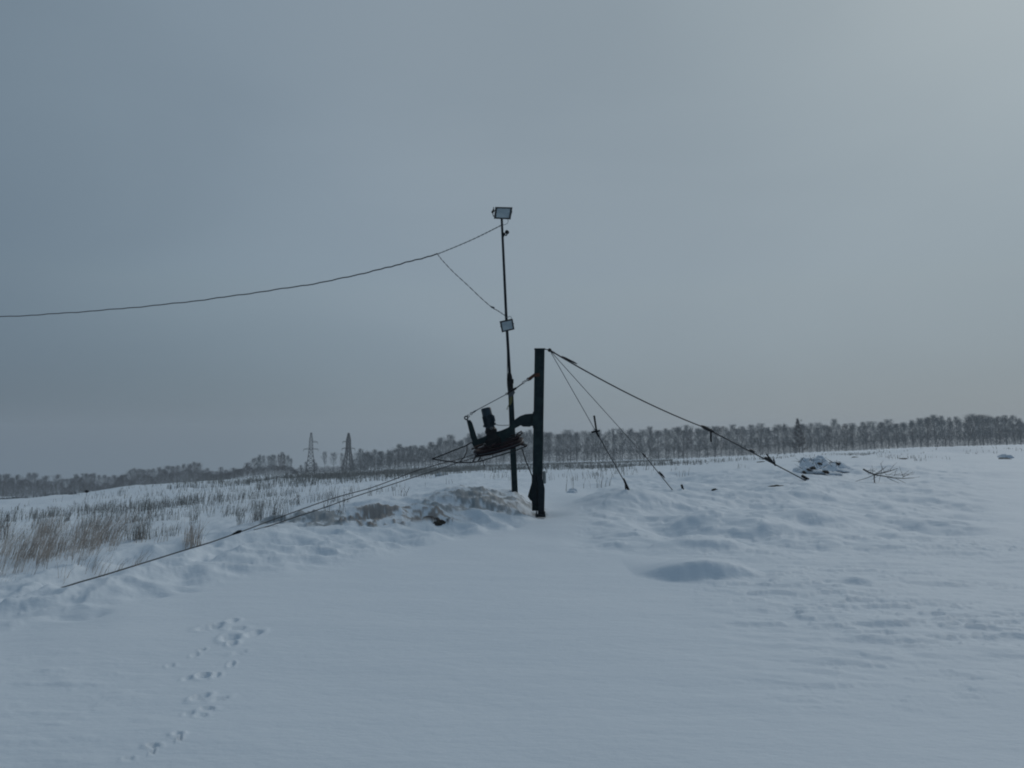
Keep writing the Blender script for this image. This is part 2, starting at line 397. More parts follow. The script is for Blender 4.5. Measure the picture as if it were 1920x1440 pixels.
# trampled fine crumbs on the bank
Z = Z + bank*np.maximum(fbm(X*7, Y*7, 81, 3, .6)-.12, 0)*.035

# soil and soot on the ploughed bank (stains with a shape of their own)
def blob(px, py, wx, wy, amp):
    q = gpx(px, py); return amp*np.exp(-((X-q.x)/wx)**2-((Y-q.y)/wy)**2)
n1 = fbm(X*2.2, Y*2.2, 91, 5, .6); n2 = fbm(X*7, Y*7, 95, 4, .6)
soil = blob(715, 968, .65, .5, 1.0)+blob(795, 964, .6, .4, .8)+blob(690, 978, .6, .25, .6)+blob(835, 972, .35, .25, .5)
soil = np.clip(smooth(.42, .95, soil*(1+n1*2.2+n2*2.0))*.8, 0, 1)
soot = blob(890, 928, 1.0, 1.0, .8)+blob(960, 935, .8, .8, .55)+blob(830, 950, .5, .6, .5)+blob(560, 978, .9, .5, .75)+blob(640, 980, 1.3, .5, .45)+blob(620, 960, .5, .4, .4)+blob(920, 945, .6, .4, .4)
soot = np.clip(smooth(.22, 1.0, soot*(1+n1*2.2+n2*2.0))*.75, 0, 1)
dark = blob(815, 978, .30, .10, 1.2)+blob(838, 984, .16, .05, .9)
dark = np.clip(smooth(.45, .9, dark*(1+n2*1.6)), 0, 1)
Z = Z + dark*.03 + soil*(n2*.085+n1*.06) + soot*(n2*.08+n1*.05)

wf_ = np.exp(-(((X-.60)/.45)**2+((Y-15.95)/.40)**2)**1.5); Z = Z*(1-wf_)+(zpix(971, 15.95)-.01)*wf_
# the snow is cut away where the near length of the tow rope is drawn taut over the bank
DK = gpx(440, 1001).y
rp_y = np.interp(PX, [84,110,150,200,250,300,350,390,420,440,460,480,500,520,560], [1112,1104.5,1093.5,1079,1063,1047,1031,1019,1009,1001,995,991.5,986,980.5,968])
rp_d = np.where(PX < 440, 8.9+(DK-8.9)*(PX-84)/356.0, DK+(16-DK)*(PX-440)/450.0)
lim = zpix(rp_y+2.5, D)-.006
wt = smooth(96, 135, PX)*(1-smooth(515, 560, PX))*smooth(rp_d-2.2, rp_d-1.2, D)*(1-smooth(rp_d+.05, rp_d+.35, D))*front
Z = Z-np.maximum(Z-lim, 0)*wt
nr, na = R.shape
V = np.stack([X, Y, Z], -1).reshape(-1, 3)
ii = np.arange(nr-1)[:, None]*na; jj = np.arange(na-1)[None, :]
T = np.stack([ii+jj, ii+jj+1, ii+jj+1+na, ii+jj+na], -1).reshape(-1, 4)[:, ::-1]

ms = bpy.data.materials.new('snow'); ms.use_nodes = True; n = ms.node_tree.nodes; l = ms.node_tree.links
b = n['Principled BSDF']; b.inputs['Roughness'].default_value = .65; b.inputs['Specular IOR Level'].default_value = .2
at = n.new('ShaderNodeAttribute'); at.attribute_name = 'stain'
t = n.new('ShaderNodeTexCoord')
def nmix(fac, a, bcol):
    q = n.new('ShaderNodeMix'); q.data_type = 'RGBA'; l.new(fac, q.inputs['Factor'])
    if isinstance(a, tuple): q.inputs['A'].default_value = (*a, 1)
    else: l.new(a, q.inputs['A'])
    q.inputs['B'].default_value = (*bcol, 1); return q.outputs['Result']
q = n.new('ShaderNodeTexNoise'); q.inputs['Scale'].default_value = .35; q.inputs['Detail'].default_value = 4; l.new(t.outputs['Object'], q.inputs['Vector'])
c = nmix(q.outputs['Fac'], (.725,.805,.88), (.78,.845,.905))
sx = n.new('ShaderNodeSeparateColor'); l.new(at.outputs['Color'], sx.inputs[0])
c = nmix(sx.outputs[1], c, (.20,.215,.22)); c = nmix(sx.outputs[0], c, (.245,.20,.165)); c = nmix(sx.outputs[2], c, (.05,.045,.042))
l.new(c, b.inputs['Base Color'])
q1 = n.new('ShaderNodeTexNoise'); q1.inputs['Scale'].default_value = 11; q1.inputs['Detail'].default_value = 7; q1.inputs['Roughness'].default_value = .62
mpn = n.new('ShaderNodeMapping'); mpn.inputs['Scale'].default_value = (.6, 1.3, 1); l.new(t.outputs['Object'], mpn.inputs[0]); l.new(mpn.outputs[0], q1.inputs['Vector'])
bp = n.new('ShaderNodeBump'); bp.inputs['Strength'].default_value = .5; bp.inputs['Distance'].default_value = .02
l.new(q1.outputs['Fac'], bp.inputs['Height']); l.new(bp.outputs[0], b.inputs['Normal'])
g = tris('snow_ground', V, T, ms); g['kind'] = 'structure'; g['label'] = 'wind-drifted snow field with a ploughed bank of dirty snow'
g.data.polygons.foreach_set('use_smooth', [True]*len(g.data.polygons))
ca = g.data.color_attributes.new('stain', 'FLOAT_COLOR', 'POINT')
ca.data.foreach_set('color', np.stack([soil, soot, dark, np.ones_like(soil)], -1).astype(np.float32).ravel())
def G(px, py): return gpx(px, py)

# ------------------------------------------------------------------ the drive head of the rope tow on its mast
D0 = 16.0
foot = P(1013, 970, D0); foot.z = sample(foot.x, foot.y)-.02
rt = empty('rope_tow_drive', foot)
tag(rt, 'dark green steel mast carrying a motor driven rope tow wheel on a cranked arm', 'ski tow')
def q4(a, b, w0, w1, d0, d1):                                # tapered square column between two axis points
    a, b = Vector(a), Vector(b)
    vs = []
    for p, w, d in ((a, w0, d0), (b, w1, d1)):
        vs += [p+Vector((-w, -d, 0)), p+Vector((w, -d, 0)), p+Vector((w, d, 0)), p+Vector((-w, d, 0))]
    return vs, [(0,3,2,1), (4,5,6,7), (0,1,5,4), (1,2,6,5), (2,3,7,6), (3,0,4,7)]
mt = MB().add(*q4(P(1006.8, 957, D0+.16), P(1011.8, 655, D0+.16), .103, .102, .10, .10)).build('mast', M['green'], rt, bevel=.008)
MB().box(P(1011.8, 654.6, D0+.16), (.112, 0, 0), (0, .11, 0), (0, 0, .006)).build('cap_plate', M['navy'], mt)
MB().plate([(997,890),(1013,893),(1013,950),(997,945)], D0+.03, D0+.055).build('cover_plate', M['navy'], mt, bevel=.004)
bs = MB().add(*q4(P(1014.5, 966, D0-.03), P(1015.2, 916, D0-.03), .062, .068, .055, .055)).add(*q4(P(1015.2, 916, D0-.03), P(1011, 890, D0-.02), .068, .05, .055, .05)).build('base_strut', M['navy'], rt, bevel=.006)
MB().box(P(1013.3, 966.5, D0-.04), (.102, 0, 0), (0, .10, 0), (0, 0, .028)).box(P(1006, 962, D0-.06), (.012, 0, 0), (0, .07, 0), (0, 0, .035)).box(P(1021, 962, D0-.06), (.012, 0, 0), (0, .07, 0), (0, 0, .035)).build('foot_plate', M['navy'], bs, bevel=.004)
MB().plate([(997.5,903),(998,940),(994,938),(989.5,931)], D0+.2, D0+.225).plate([(997.5,903),(998,940),(994,938),(989.5,931)], D0+.12, D0+.14).build('gusset', M['green'], rt, bevel=.003)
MB().box(P(1020.8, 895, D0+.22), (.032, 0, 0), (0, .05, 0), (0, 0, .13)).build('junction_box', M['pale'], rt, bevel=.02)
MB().tube([P(979, 842, D0+.1), P(985, 862, D0+.1), P(998, 893, D0+.16), P(1003, 905, D0+.2)], .012, 6).build('conduit', M['black'], rt, True)

# cranked arm: two cheek plates and a web
arm = [(1001,775),(985,776.5),(975,780),(966,786),(960,794),(954,801),(940,807),(920,812),(905,820),(893,824),(884,830),(888,838),(903,832),(918,828),(924,838),(940,836),(952,826),(958,816),(966,803),(974,799),(979,795),(985,798.5),(1001,799)]
sa = MB().plate(arm, D0+.09, D0+.115).plate(arm, D0+.20, D0+.225).plate([(x*.86+940*.14, y*.86+812*.14) for x, y in arm[:9]]+[(x*.9+940*.1, y*.9+812*.1) for x, y in arm[-9:]], D0+.12, D0+.195).build('support_arm', M['green'], rt, bevel=.004)
MB().plate([(999,772),(1019,772),(1019,803),(999,803)], D0+.035, D0+.058).build('mounting_plate', M['green'], sa, bevel=.004)
for x, y in ((1002.5,776),(1015.5,776),(1002.5,799),(1015.5,799)): MB().lathe(P(x, y, D0+.035), (0,-1,0), [(0,.014),(.018,.014)], 6).build('bolt', M['black'], sa)
up = MB().plate([(874.5,787),(881.5,787.5),(885,792),(896,826),(888,834),(883,822)], D0+.11, D0+.20).build('upright_post', M['green'], rt, bevel=.006)
MB().ring(P(874.2, 783.5, D0+.155), (0,1,0), .034, .014, 18, 8).build('lifting_eye', M['green'], up, True)

# wheel plane: rises to the right, near edge a little lower
al = rad(15.5); be = rad(7)
U = Vector((math.cos(al), 0, math.sin(al)))
Vv = Vector((0, -math.cos(be), -math.sin(be))); Vv = (Vv-U*Vv.dot(U)).normalized()
Nn = U.cross(Vv); Nn = -Nn if Nn.z < 0 else Nn
C = P(935, 838, D0+.155)
def wl(u, v, h=0): return C+U*u+Vv*v+Nn*h
wh = MB().lathe(wl(0,0,-.055), Nn, [(0,.46),(0,.53),(.018,.545),(.038,.505),(.070,.505),(.090,.545),(.11,.53),(.11,.46),(.045,.445)], 56)
wh.f = wh.f[:-2]
bw = wh.build('drive_wheel', M['red'], rt, True)
sp = MB()
for k in range(8):
    w = 2*math.pi*(k+.3)/8; a = wl(.07*math.cos(w), .07*math.sin(w)); b_ = wl(.46*math.cos(w), .46*math.sin(w))
    sp.tube([a, b_], .022, 6)
sp.build('spokes', M['red'], bw, True)
MB().lathe(wl(0,0,-.11), Nn, [(0,.06),(.01,.085),(.20,.085),(.22,.05)], 20).build('hub', M['black'], bw, True)
rn = MB()
rn.ring(wl(0,0,-.01), Nn, .512, .011, 56, 6); rn.build('wheel_rope', M['wire'], bw, True)
# second, upper rim (belt pulley) and its hanger brackets
pl = MB(); pl.ring(wl(0.0,0,.115), Nn, .50, .014, 48, 6)
for k in range(4):
    w = 2*math.pi*(k+.15)/4; pl.tube([wl(.50*math.cos(w), .50*math.sin(w), .115), wl(.1*math.cos(w), .1*math.sin(w), .12)], .014, 6)
pl.build('upper_rim', M['red'], rt, True)
# gearbox and motor: axis leans to the left at the top
mb0 = P(924, 824, D0+.155); mtop = P(910.5, 764, D0+.155); ax = (mtop-mb0).normalized()
gb_ = MB().lathe(mb0-ax*.16, ax, [(0,.10),(.05,.17),(.16,.175),(.20,.13),(.30,.11),(.31,.125),(.36,.13),(.37,.115),(.41,.10)], 24).build('gearbox', M['black'], rt, True)
MB().ring(P(921, 803, D0+.03), (0,1,0), .022, .009, 14, 6).build('inspection_ring', M['zinc'], gb_, True)
mo = MB().lathe(mb0+ax*.25, ax, [(0,.10),(.03,.095),(.26,.095),(.27,.088)], 28)
sd = ax.cross(Vector((0,1,0))).normalized(); fw = ax.cross(sd)
for k in range(22):
    w = 2*math.pi*k/22; o_ = sd*math.cos(w)+fw*math.sin(w); tn = ax.cross(o_)
    mo.box(mb0+ax*.395+o_*.102, o_*.014, tn*.0028, ax*.115)
mot = mo.build('motor', M['motor'], rt)
MB().lathe(mb0+ax*.51, ax, [(0,.088),(0.0,.104),(.145,.104),(.165,.09),(.167,.02)], 28).build('fan_cowl', M['motor'], mot, True)
tn = sd if sd.x > 0 else -sd
MB().box(mb0+ax*.42+tn*.118-Vector((0,.02,0)), tn*.022, Vector((0,.05,0)), ax*.065).build('terminal_box', M['motor'], mot, bevel=.006)
for q_ in (-.122, .122): MB().box(mb0+ax*.31+tn*q_, tn*.014, Vector((0,.02,0)), ax*.022).build('lug', M['zinc'], mot)

# rope guard: bent rod hoop round the wheel drawn out to a point at the left
gd_ = MB()
hp = []
for i in range(33):
    w = rad(115)-rad(230)*i/32; hp.append(wl(.62*math.cos(w)-.06, .60*math.sin(w), -.06))
tip = P(810.5, 860.5, D0+.155)
lowrod = [tip, P(835,864.5,D0-.08), P(858,867,D0-.20), P(880,867.5,D0-.34), P(900,865,D0-.42)]
gd_.tube(lowrod+[P(925,857.5,D0-.45), P(955,848,D0-.38), P(975,841.5,D0-.22), P(986,837,D0), P(988.5,834.5,D0+.15), P(984,833,D0+.4), P(972,831,D0+.6)], .0125, 7)
gd_.tube([tip, P(830,853,D0+.2), P(850,845,D0+.34), P(872,836.5,D0+.4), P(884,829.5,D0+.24)], .0125, 7)
gd_.tube([P(876,836,D0+.38), P(875,848,D0+.2), P(869,859,D0-.05), P(861,867,D0-.2)], .011, 6)
gd_.tube([P(924,857,D0-.44), P(924.5,846,D0-.3)], .009, 6)
gd_.tube([P(886,866.5,D0-.36), P(892,857,D0-.2), P(897,850,D0-.1)], .014, 6)
gd_.tube([P(895,866,D0-.4), P(901,857,D0-.2), P(905,850,D0-.1)], .014, 6)
gd_.tube([P(903,859,D0-.3), P(908.5,874,D0-.3)], .009, 6)
gd_.build('rope_guard', M['black'], rt, True)
hk = MB(); hk.tube([P(966,824,D0+.1), P(970,813,D0+.1), P(978,808.5,D0+.1), P(979.5,811,D0+.1), P(974,818,D0+.1), P(970,825,D0+.1)], .014, 6)
hk.build('hook_bracket', M['red'], rt, True)
hk = MB(); hk.tube([P(955,838,D0), P(968,833.5,D0-.1), P(980,834.5,D0-.1), P(987,837,D0)], .014, 6)
hk.build('guide_bracket', M['red'], rt, True)
hk = MB(); hk.tube([P(884,842,D0+.35), P(892,840,D0+.3), P(905,834,D0+.2), P(912,836,D0+.15)], .014, 6)
hk.build('guide_bracket', M['red'], rt, True)
# tension stay: bracket, links, turnbuckle, rod, shackle
ten = MB().tube([P(894,769,D0+.155), P(948,740,D0+.155)], .0085, 6).build('tension_rod', M['wire'], rt, True)
tb = MB().tube([P(951.5,737.5,D0+.155), P(960,732.5,D0+.155), P(968,727.5,D0+.155)], [.016,.030,.024], 8)
tb.tube([P(968,727.5,D0+.155), P(980,719,D0+.155)], .012, 6).ring(P(981.2,717.3,D0+.155), (0,1,0), .020, .0075, 14, 6)
tb.ring(P(949.8,738.6,D0+.155), (0,1,0), .018, .0075, 14, 6)
tb.build('turnbuckle', M['black'], ten, True)
sk = MB().ring(P(883.5,775.5,D0+.155), (0,1,0), .022, .0085, 14, 6).tube([P(885.5,774.3,D0+.155), P(889,772,D0+.155), P(894,769,D0+.155)], [.011,.019,.010], 8)
sk.ring(P(878.5,779.8,D0+.155), (.5,.6,.6), .027, .007, 14, 6)
sk.build('shackle', M['zinc'], ten, True)
MB().ring(P(985.2,714.5,D0+.155), (.4,.5,.7), .022, .0065, 14, 6).ring(P(990.3,711.3,D0+.155), (0,1,0), .026, .012, 16, 6).build('chain_link', M['black'], ten, True)
MB().plate([(991,713),(989.5,709),(1001.5,700),(1012,699.5),(1012,706),(1002,706.5),(995,713)], D0+.036, D0+.056).plate([(991,713),(989.5,709),(1001.5,700),(1001.8,706.5),(995,713)], D0+.14, D0+.17).build('stay_bracket', M['rust'], rt, bevel=.003)

# ------------------------------------------------------------------ leaning lamp pole behind the mast
DP = 18.0
pf = P(965.5, 926, DP); pf.z = min(pf.z, sample(pf.x, pf.y))-.15
lp = empty('lamp_pole', pf)
tag(lp, 'thin dark pole leaning left behind the mast, thicker in its lower third', 'pole')
lower = MB().add(*q4(P(965.8, 936, DP), P(957.2, 722, DP), .072, .060, .07, .06)).build('lower_tube', M['green'], lp, bevel=.01)
MB().tube([P(957, 735, DP), P(955.6, 702, DP), P(949.5, 600, DP), P(944, 480, DP), P(940.5, 405, DP)], [.036, .036, .033, .030, .028], 10).build('upper_tube', M['navy'], lp, True)
cl_ = MB().tube([P(957.8,732,DP-.02), P(956.8,718,DP-.02), P(955.8,705,DP-.02), P(955.2,699,DP-.02)], [.062,.066,.055,.038], 10)
cl_.box(P(961.5,715,DP-.03), (.02,0,0), (0,.05,0), (0,0,.05)).box(P(951.5,712,DP-.03), (.014,0,0), (0,.05,0), (0,0,.035))
cl_.build('pipe_clamp', M['black'], lp, True)
MB().tube([P(950.5,640,DP-.04), P(951.2,680,DP-.045), P(951,720,DP-.08), P(953.5,742,DP-.09)], .008, 5).build('pole_cable', M['cable'], lp, True)
MB().plate([(953,733),(963,731),(966,736),(962,742),(955,745),(952,740)], DP-.11, DP-.085).build('wrapping', M['wire'], lp)
st_ = MB().plate([(955,742),(960.5,741),(961,752),(957,760),(954.5,757)], DP-.10, DP-.08); st_.tube([P(955.5,757,DP-.09), P(953.6,760,DP-.09), P(951.5,764.5,DP-.09)], .010, 6).ring(P(951,766.5,DP-.09),(0,1,0),.014,.006,10,5)
st_.build('webbing_strap', M['yellow'], lp)

def lamp(name, corners, D_, yoke, label):
    c4 = [P(x, y, D_) for x, y in corners]                 # top-left, top-right, bottom-right, bottom-left
    # the lamp looks slightly downward: lower edge set back
    down = Vector((0, .10, 0)); c4[2] += down*1; c4[3] += down*1
    cen = sum(c4, Vector())/4; root = empty(name, cen); tag(root, label, 'floodlight', 'floodlights on the leaning pole')
    xa = ((c4[1]-c4[0])+(c4[2]-c4[3])).normalized(); ya = ((c4[0]-c4[3])+(c4[1]-c4[2])).normalized(); nn = xa.cross(ya).normalized()
    if nn.y > 0: nn = -nn
    inn = [cen+(p-cen)*.77 for p in c4]; bk = [cen+(p-cen)*.72-nn*.10 for p in c4]
    fr = MB(); v = c4+inn+[p-nn*.035 for p in c4]+bk+[p-nn*.012 for p in inn]
    f = []
    for i in range(4):
        j = (i+1) % 4
        f += [(i, j, 4+j, 4+i), (i, 8+i, 8+j, j), (8+i, 12+i, 12+j, 8+j), (4+i, 4+j, 16+j, 16+i)]
    f.append((12, 13, 14, 15))
    hs = fr.add(v, f).build('housing', M['alu'], root)
    rb = MB()
    for k in range(7):
        q = -.30+.1*k; w_ = (c4[1]-c4[0]).length
        rb.box(cen-nn*.075+xa*q*w_, xa*.004, nn*.045, ya*((c4[0]-c4[3]).length*.34))
    rb.build('cooling_fins', M['alu'], hs)
    g_ = MB().add([p-nn*.008 for p in inn]+[p-nn*.011 for p in inn], [(0,1,2,3), (7,6,5,4), (0,4,5,1), (1,5,6,2), (2,6,7,3), (3,7,4,0)]).build('glass', M['glass'], root)
    y_ = MB(); y_.tube([Vector(p) for p in yoke], .013, 6).build('yoke', M['black'], root, True)
    return root
t1 = lamp('floodlight', [(928.5,388),(961,388.8),(957.3,409.3),(925.8,407.8)], DP-.16,
     [P(926.5,396,DP-.10), P(923.3,397.5,DP-.05), P(925,405,DP-.01), P(940.5,407,DP), P(958,403,DP-.03), P(959.8,396,DP-.1)], 'larger floodlight with black frame and grey glass on the very top of the pole')
kn = MB().tube([P(922.6,399,DP-.1), P(926,393.5,DP-.1)], .028, 8).tube([P(925.4,388.5,DP-.08), P(925.6,396,DP-.08)], .011, 6).build('tilt_knob', M['black'], t1, True)
MB().tube([P(951,409,DP-.02), P(953,414,DP-.02), P(951.5,419,DP-.02), P(946,421.5,DP-.02), P(942,421,DP-.02)], .006, 5).build('lead', M['wire'], t1, True)
t2 = lamp('floodlight', [(936.8,603),(961.3,597.8),(964.8,616.5),(941,622.2)], DP-.14,
     [P(938.5,612,DP-.08), P(940,611,DP-.03), P(951,609,DP), P(962,607,DP-.03), P(963,607,DP-.08)], 'smaller tilted floodlight halfway up the pole with black frame and grey glass')
MB().tube([P(958.5,599.5,DP-.1), P(958.7,594.5,DP-.1), P(956,593,DP-.06), P(950,595.5,DP-.03)], .008, 5).build('lead', M['pale'], t2, True)
cm = empty('pole_camera', P(949, 439, DP)); tag(cm, 'small round black camera on a short bracket just below the top floodlight', 'camera')
MB().tube([P(942.5,436.5,DP-.03), P(945.6,438,DP-.03), P(943.5,444,DP-.03)], [.022,.030,.018], 8).tube([P(944.5,440,DP-.03), P(949.3,441.5,DP-.04), P(950.6,438.5,DP-.05)], .017, 7).build('bracket', M['black'], cm, True)
MB().lathe(P(948.6,434.2,DP-.05), (P(954.2,437.2,DP-.10)-P(948.6,434.2,DP-.05)), [(0,.030),(.01,.046),(.05,.048),(.075,.036),(.085,.015)], 16).build('camera_head', M['black'], cm, True)

# ------------------------------------------------------------------ overhead cable and its branch
def curve_pts(ctrl, n=10):                                   # Catmull-Rom through control points
    c_ = [Vector(p) for p in ctrl]; c_ = [c_[0]*2-c_[1]]+c_+[c_[-1]*2-c_[-2]]; o = []
    for i in range(1, len(c_)-2):
        for k in range(n):
            s = k/n; a, b_, d, e = c_[i-1:i+3]
            o.append(.5*((2*b_)+(d-a)*s+(2*a-5*b_+4*d-e)*s*s+(3*b_-a-3*d+e)*s**3))
    return o+[c_[-2]]
def dd(x): return 18+(938-x)*.0108
oc = [(-900,601),(-500,606),(-240,603),(0,594),(120,587),(240,577.5),(360,565),(480,548.5),(600,530),(700,508),(760,492.5),(820,476.5)]
pts = curve_pts([P(x, y, dd(x)) for x, y in oc])
pts = [p+Vector((0, 0, .008*math.sin(i*1.9)+.006*math.sin(i*.7))) for i, p in enumerate(pts)]
hc = empty('overhead_cable', P(820, 476.5, dd(820))); tag(hc, 'black overhead cable sagging from the pole top out to the left', 'cable')
MB().tube(pts, .0165, 7).build('main_span', M['cable'], hc, True)
tw = MB(); base = curve_pts([P(820,476.5,dd(820)), P(850,464.5,dd(850)), P(885,449.5,dd(885)), P(915,435,dd(915)), P(939.5,422.5,18)], 14)
for s_ in (0, math.pi): tw.tube([p+Vector((0, math.cos(i*.9+s_)*.008, math.sin(i*.9+s_)*.010)) for i, p in enumerate(base)], .0065, 5)
tw.build('twisted_end', M['wire'], hc, True)
bc = MB(); bb = curve_pts([P(820,476.5,dd(820)), P(832,491,dd(832)), P(852,512,dd(850)), P(875,533,dd(875)), P(900,557,dd(900)), P(922,576,18.1), P(934,583,18.05), P(948,592.5,17.95)], 10)
for s_ in (0, math.pi): bc.tube([p+Vector((0, math.cos(i*.8+s_)*.007, math.sin(i*.8+s_)*.009)) for i, p in enumerate(bb)], .0058, 5)
bc.tube([P(921,575.5,18.05), P(927,577.5,18.05)], .022, 6)
tag(bc.build('branch_cable', M['wire'], None, True), 'thin twisted branch wire dropping from the overhead cable to the middle floodlight', 'cable')
tag(MB().tube(curve_pts([P(929,796,D0+.15), P(935,797.2,D0+.4), P(945,797.6,D0+1.2), P(959,797,DP-.05)], 6), .008, 5).build('motor_cable', M['cable'], None, True),
    'short level cable running from the motor to the lamp pole', 'cable')

# ------------------------------------------------------------------ guy ropes of the mast
hook = P(1030.5, 656.5, D0+.4)
lk = MB().tube([P(1012,655.3,D0+.2), P(1024,655,D0+.3), hook], .011, 6).ring(hook, (0,1,.3), .03, .012, 12, 6).tube([hook, P(1040,662,D0+.7)], .02, 7)
lk.build('anchor_link', M['black'], rt, True)
def guy(a, end_px, name_label, r0, deps):
    pass
gA = G(1180, 919); gB = G(1266, 918); gC = G(1514, 898)
def along(a, b, px):                                        # point of the straight rope that stands at photo column px
    lo_, hi_ = 0.0, 1.0
    for _ in range(40):
        m_ = (lo_+hi_)/2; p = a.lerp(b, m_); x = 960+F*p.x/(p.y*ct+(p.z-EYE)*st)
        if x < px: lo_ = m_
        else: hi_ = m_
    return a.lerp(b, (lo_+hi_)/2)
def clamp_on(mb, p, d, ln, r_): mb.tube([p-d*ln, p-d*ln*.6, p+d*ln*.6, p+d*ln], [r_*.5, r_, r_, r_*.5], 7)
def guyrope(label, end, splits):
    d = (end-hook).normalized(); root = empty('guy_rope', end); tag(root, label, 'guy rope', 'guy ropes holding the mast')
    return root, d
root, d = guyrope('steepest of the three guy ropes, with an upright turnbuckle handle against the trees', gA, None)
p1 = along(hook, gA, 1116); p2 = along(hook, gA, 1172)
MB().tube([hook, p1], .0072, 6).build('wire', M['wire'], root, True)
MB().tube([p1, p2, gA-Vector((0,0,.1))], .011, 6).build('rod', M['cable'], root, True)
e = MB(); e.tube([p1+Vector((-.02,0,.32)), p1+Vector((.03,0,-.03))], [.022,.02], 7).tube([p1+Vector((-.08,0,-.045)), p1+Vector((.10,0,-.01))], .02, 7)
e.build('handle', M['black'], root, True)
e = MB(); clamp_on(e, p1+d*.1, d, .08, .025)
e.build('turnbuckle', M['black'], root, True)
e = MB(); e.tube([p2-d*.05+Vector((-.01,0,.05)), gA-Vector((0,0,.04))], [.02,.034], 7); e.tube([p2+Vector((.0,0,.05)), p2+Vector((.015,0,-.2))], .014, 6)
e.build('anchor_end', M['black'], root, True)
root, d = guyrope('middle guy rope, thin and plain, ending in the snow beside a short stake', gB, None)
p1 = along(hook, gB, 1208); p2 = along(hook, gB, 1236); p3 = along(hook, gB, 1246)
MB().tube([hook, p1], .0075, 6).build('wire', M['wire'], root, True)
MB().tube([p1, gB-Vector((0,0,.1))], .011, 6).build('rod', M['cable'], root, True)
MB().tube([p2, p2.lerp(p3,.5), p3], [.014,.026,.014], 7).build('turnbuckle', M['black'], root, True)
e = MB(); clamp_on(e, p1, d, .10, .018); e.build('rope_clamp', M['black'], root, True)
root, d = guyrope('longest and thickest guy rope, slanting far right to the snow near the brush pile', gC, None)
p1 = along(hook, gC, 1322); p2 = along(hook, gC, 1410); p3 = along(hook, gC, 1441); p4 = along(hook, gC, 1068)
sag = lambda t, a, b_: a.lerp(b_, t)-Vector((0,0,.10*4*t*(1-t)))
MB().tube([sag(t/12, hook, p1) for t in range(13)], .0165, 7).build('wire', M['cable'], root, True)
MB().tube([p1, gC-Vector((0,0,.08))], .019, 7).build('rod', M['cable'], root, True)
e = MB(); clamp_on(e, p1+d*.12, d, .30, .045); e.tube([p1+d*.28, p1+d*.28-Vector((0,0,.30))], .022, 6); e.build('turnbuckle', M['black'], root, True)
e = MB(); clamp_on(e, p2, d, .13, .04); e.build('rope_clamp', M['black'], root, True)
e = MB(); clamp_on(e, p4, d, .25, .019); e.build('rope_clamp', M['black'], root, True)
e = MB(); clamp_on(e, p3, d, .22, .05)
e.tube([p3+Vector((-.06,0,.16)), p3+Vector((.2,0,-.18))], .022, 6).tube([p3+d*.2+Vector((.05,0,.06)), p3+d*.2+Vector((.10,0,-.14))], .022, 6)
e.build('anchor_clamp', M['black'], root, True)
MB().tube([gC+Vector((-.18,-.02,.10)), gC+Vector((.03,0,-.02))], .045, 8).build('anchor_end', M['black'], root, True)
sk_ = G(1281, 918)
tag(MB().tube([sk_+Vector((.02,0,-.1)), sk_+Vector((-.04,0,.13))], [.034,.028], 8).build('stake', M['black'], None, True), 'short black stake poking from the snow beside the middle guy rope', 'stake')

# ------------------------------------------------------------------ the tow rope: two strands to the left
def lay(pxs):                                               # control points: (px, py, distance or None = on the snow)
    o = []
    for x, y, d_ in pxs:
        if d_ is None: p = G(x, y); p.z = sample(p.x, p.y)+.012
        else: p = P(x, y, d_)
        o.append(p)
    return o
kn_ = P(440, 1001, DK)
dkn = kn_.y
def dline(x, d0=None): return dkn+(D0-dkn)*((x-440)/450.0)
ropeA = [P(985, 832, D0+.4), P(880, 861, D0-.15)]+[P(x, y, dline(x)) for x, y in ((813,883),(763,899),(713,915.5),(660,933),(613,950),(560,967.5),(510,984.5),(476,994))]
ropeB = [P(940, 828, D0+.7), P(880, 855, D0+.5)]+[P(x, y, dline(x)+.5*(x-440)/440) for x, y in ((830,868.5),(780,883),(736,900),(693,915.5),(650,927),(613,938),(560,957),(500,979),(460,994),(440,1000.5))]
lt = empty('tow_rope', kn_); tag(lt, 'double steel tow rope running from the drive wheel down over the snow bank', 'rope')
MB().tube(curve_pts(ropeA, 6), .0085, 6).build('strand', M['cable'], lt, True)
MB().tube(curve_pts(ropeB, 6), .0085, 6).build('strand', M['cable'], lt, True)
lowp = []
for x, y in ((440,1001),(420,1009),(390,1019),(350,1031),(300,1047),(250,1063),(200,1079),(150,1093.5),(110,1104.5),(84,1112)):
    d_ = dkn+(8.9-dkn)*((440-x)/356.0)
    p = P(x, y, d_); gz = sample(p.x, p.y)
    lowp.append(p if p.z > gz+.012 else Vector((p.x, p.y, gz+.012)))
lowp[-1].z -= .01
MB().tube(curve_pts(lowp, 6), .0085, 6).build('near_length', M['cable'], lt, True)
MB().tube([P(434,1003.5,dkn-.02), P(440,1001.5,dkn-.02), P(448,997.5,dkn-.02), P(453,995,dkn)], [.012,.026,.03,.012], 7).build('splice', M['black'], lt, True)

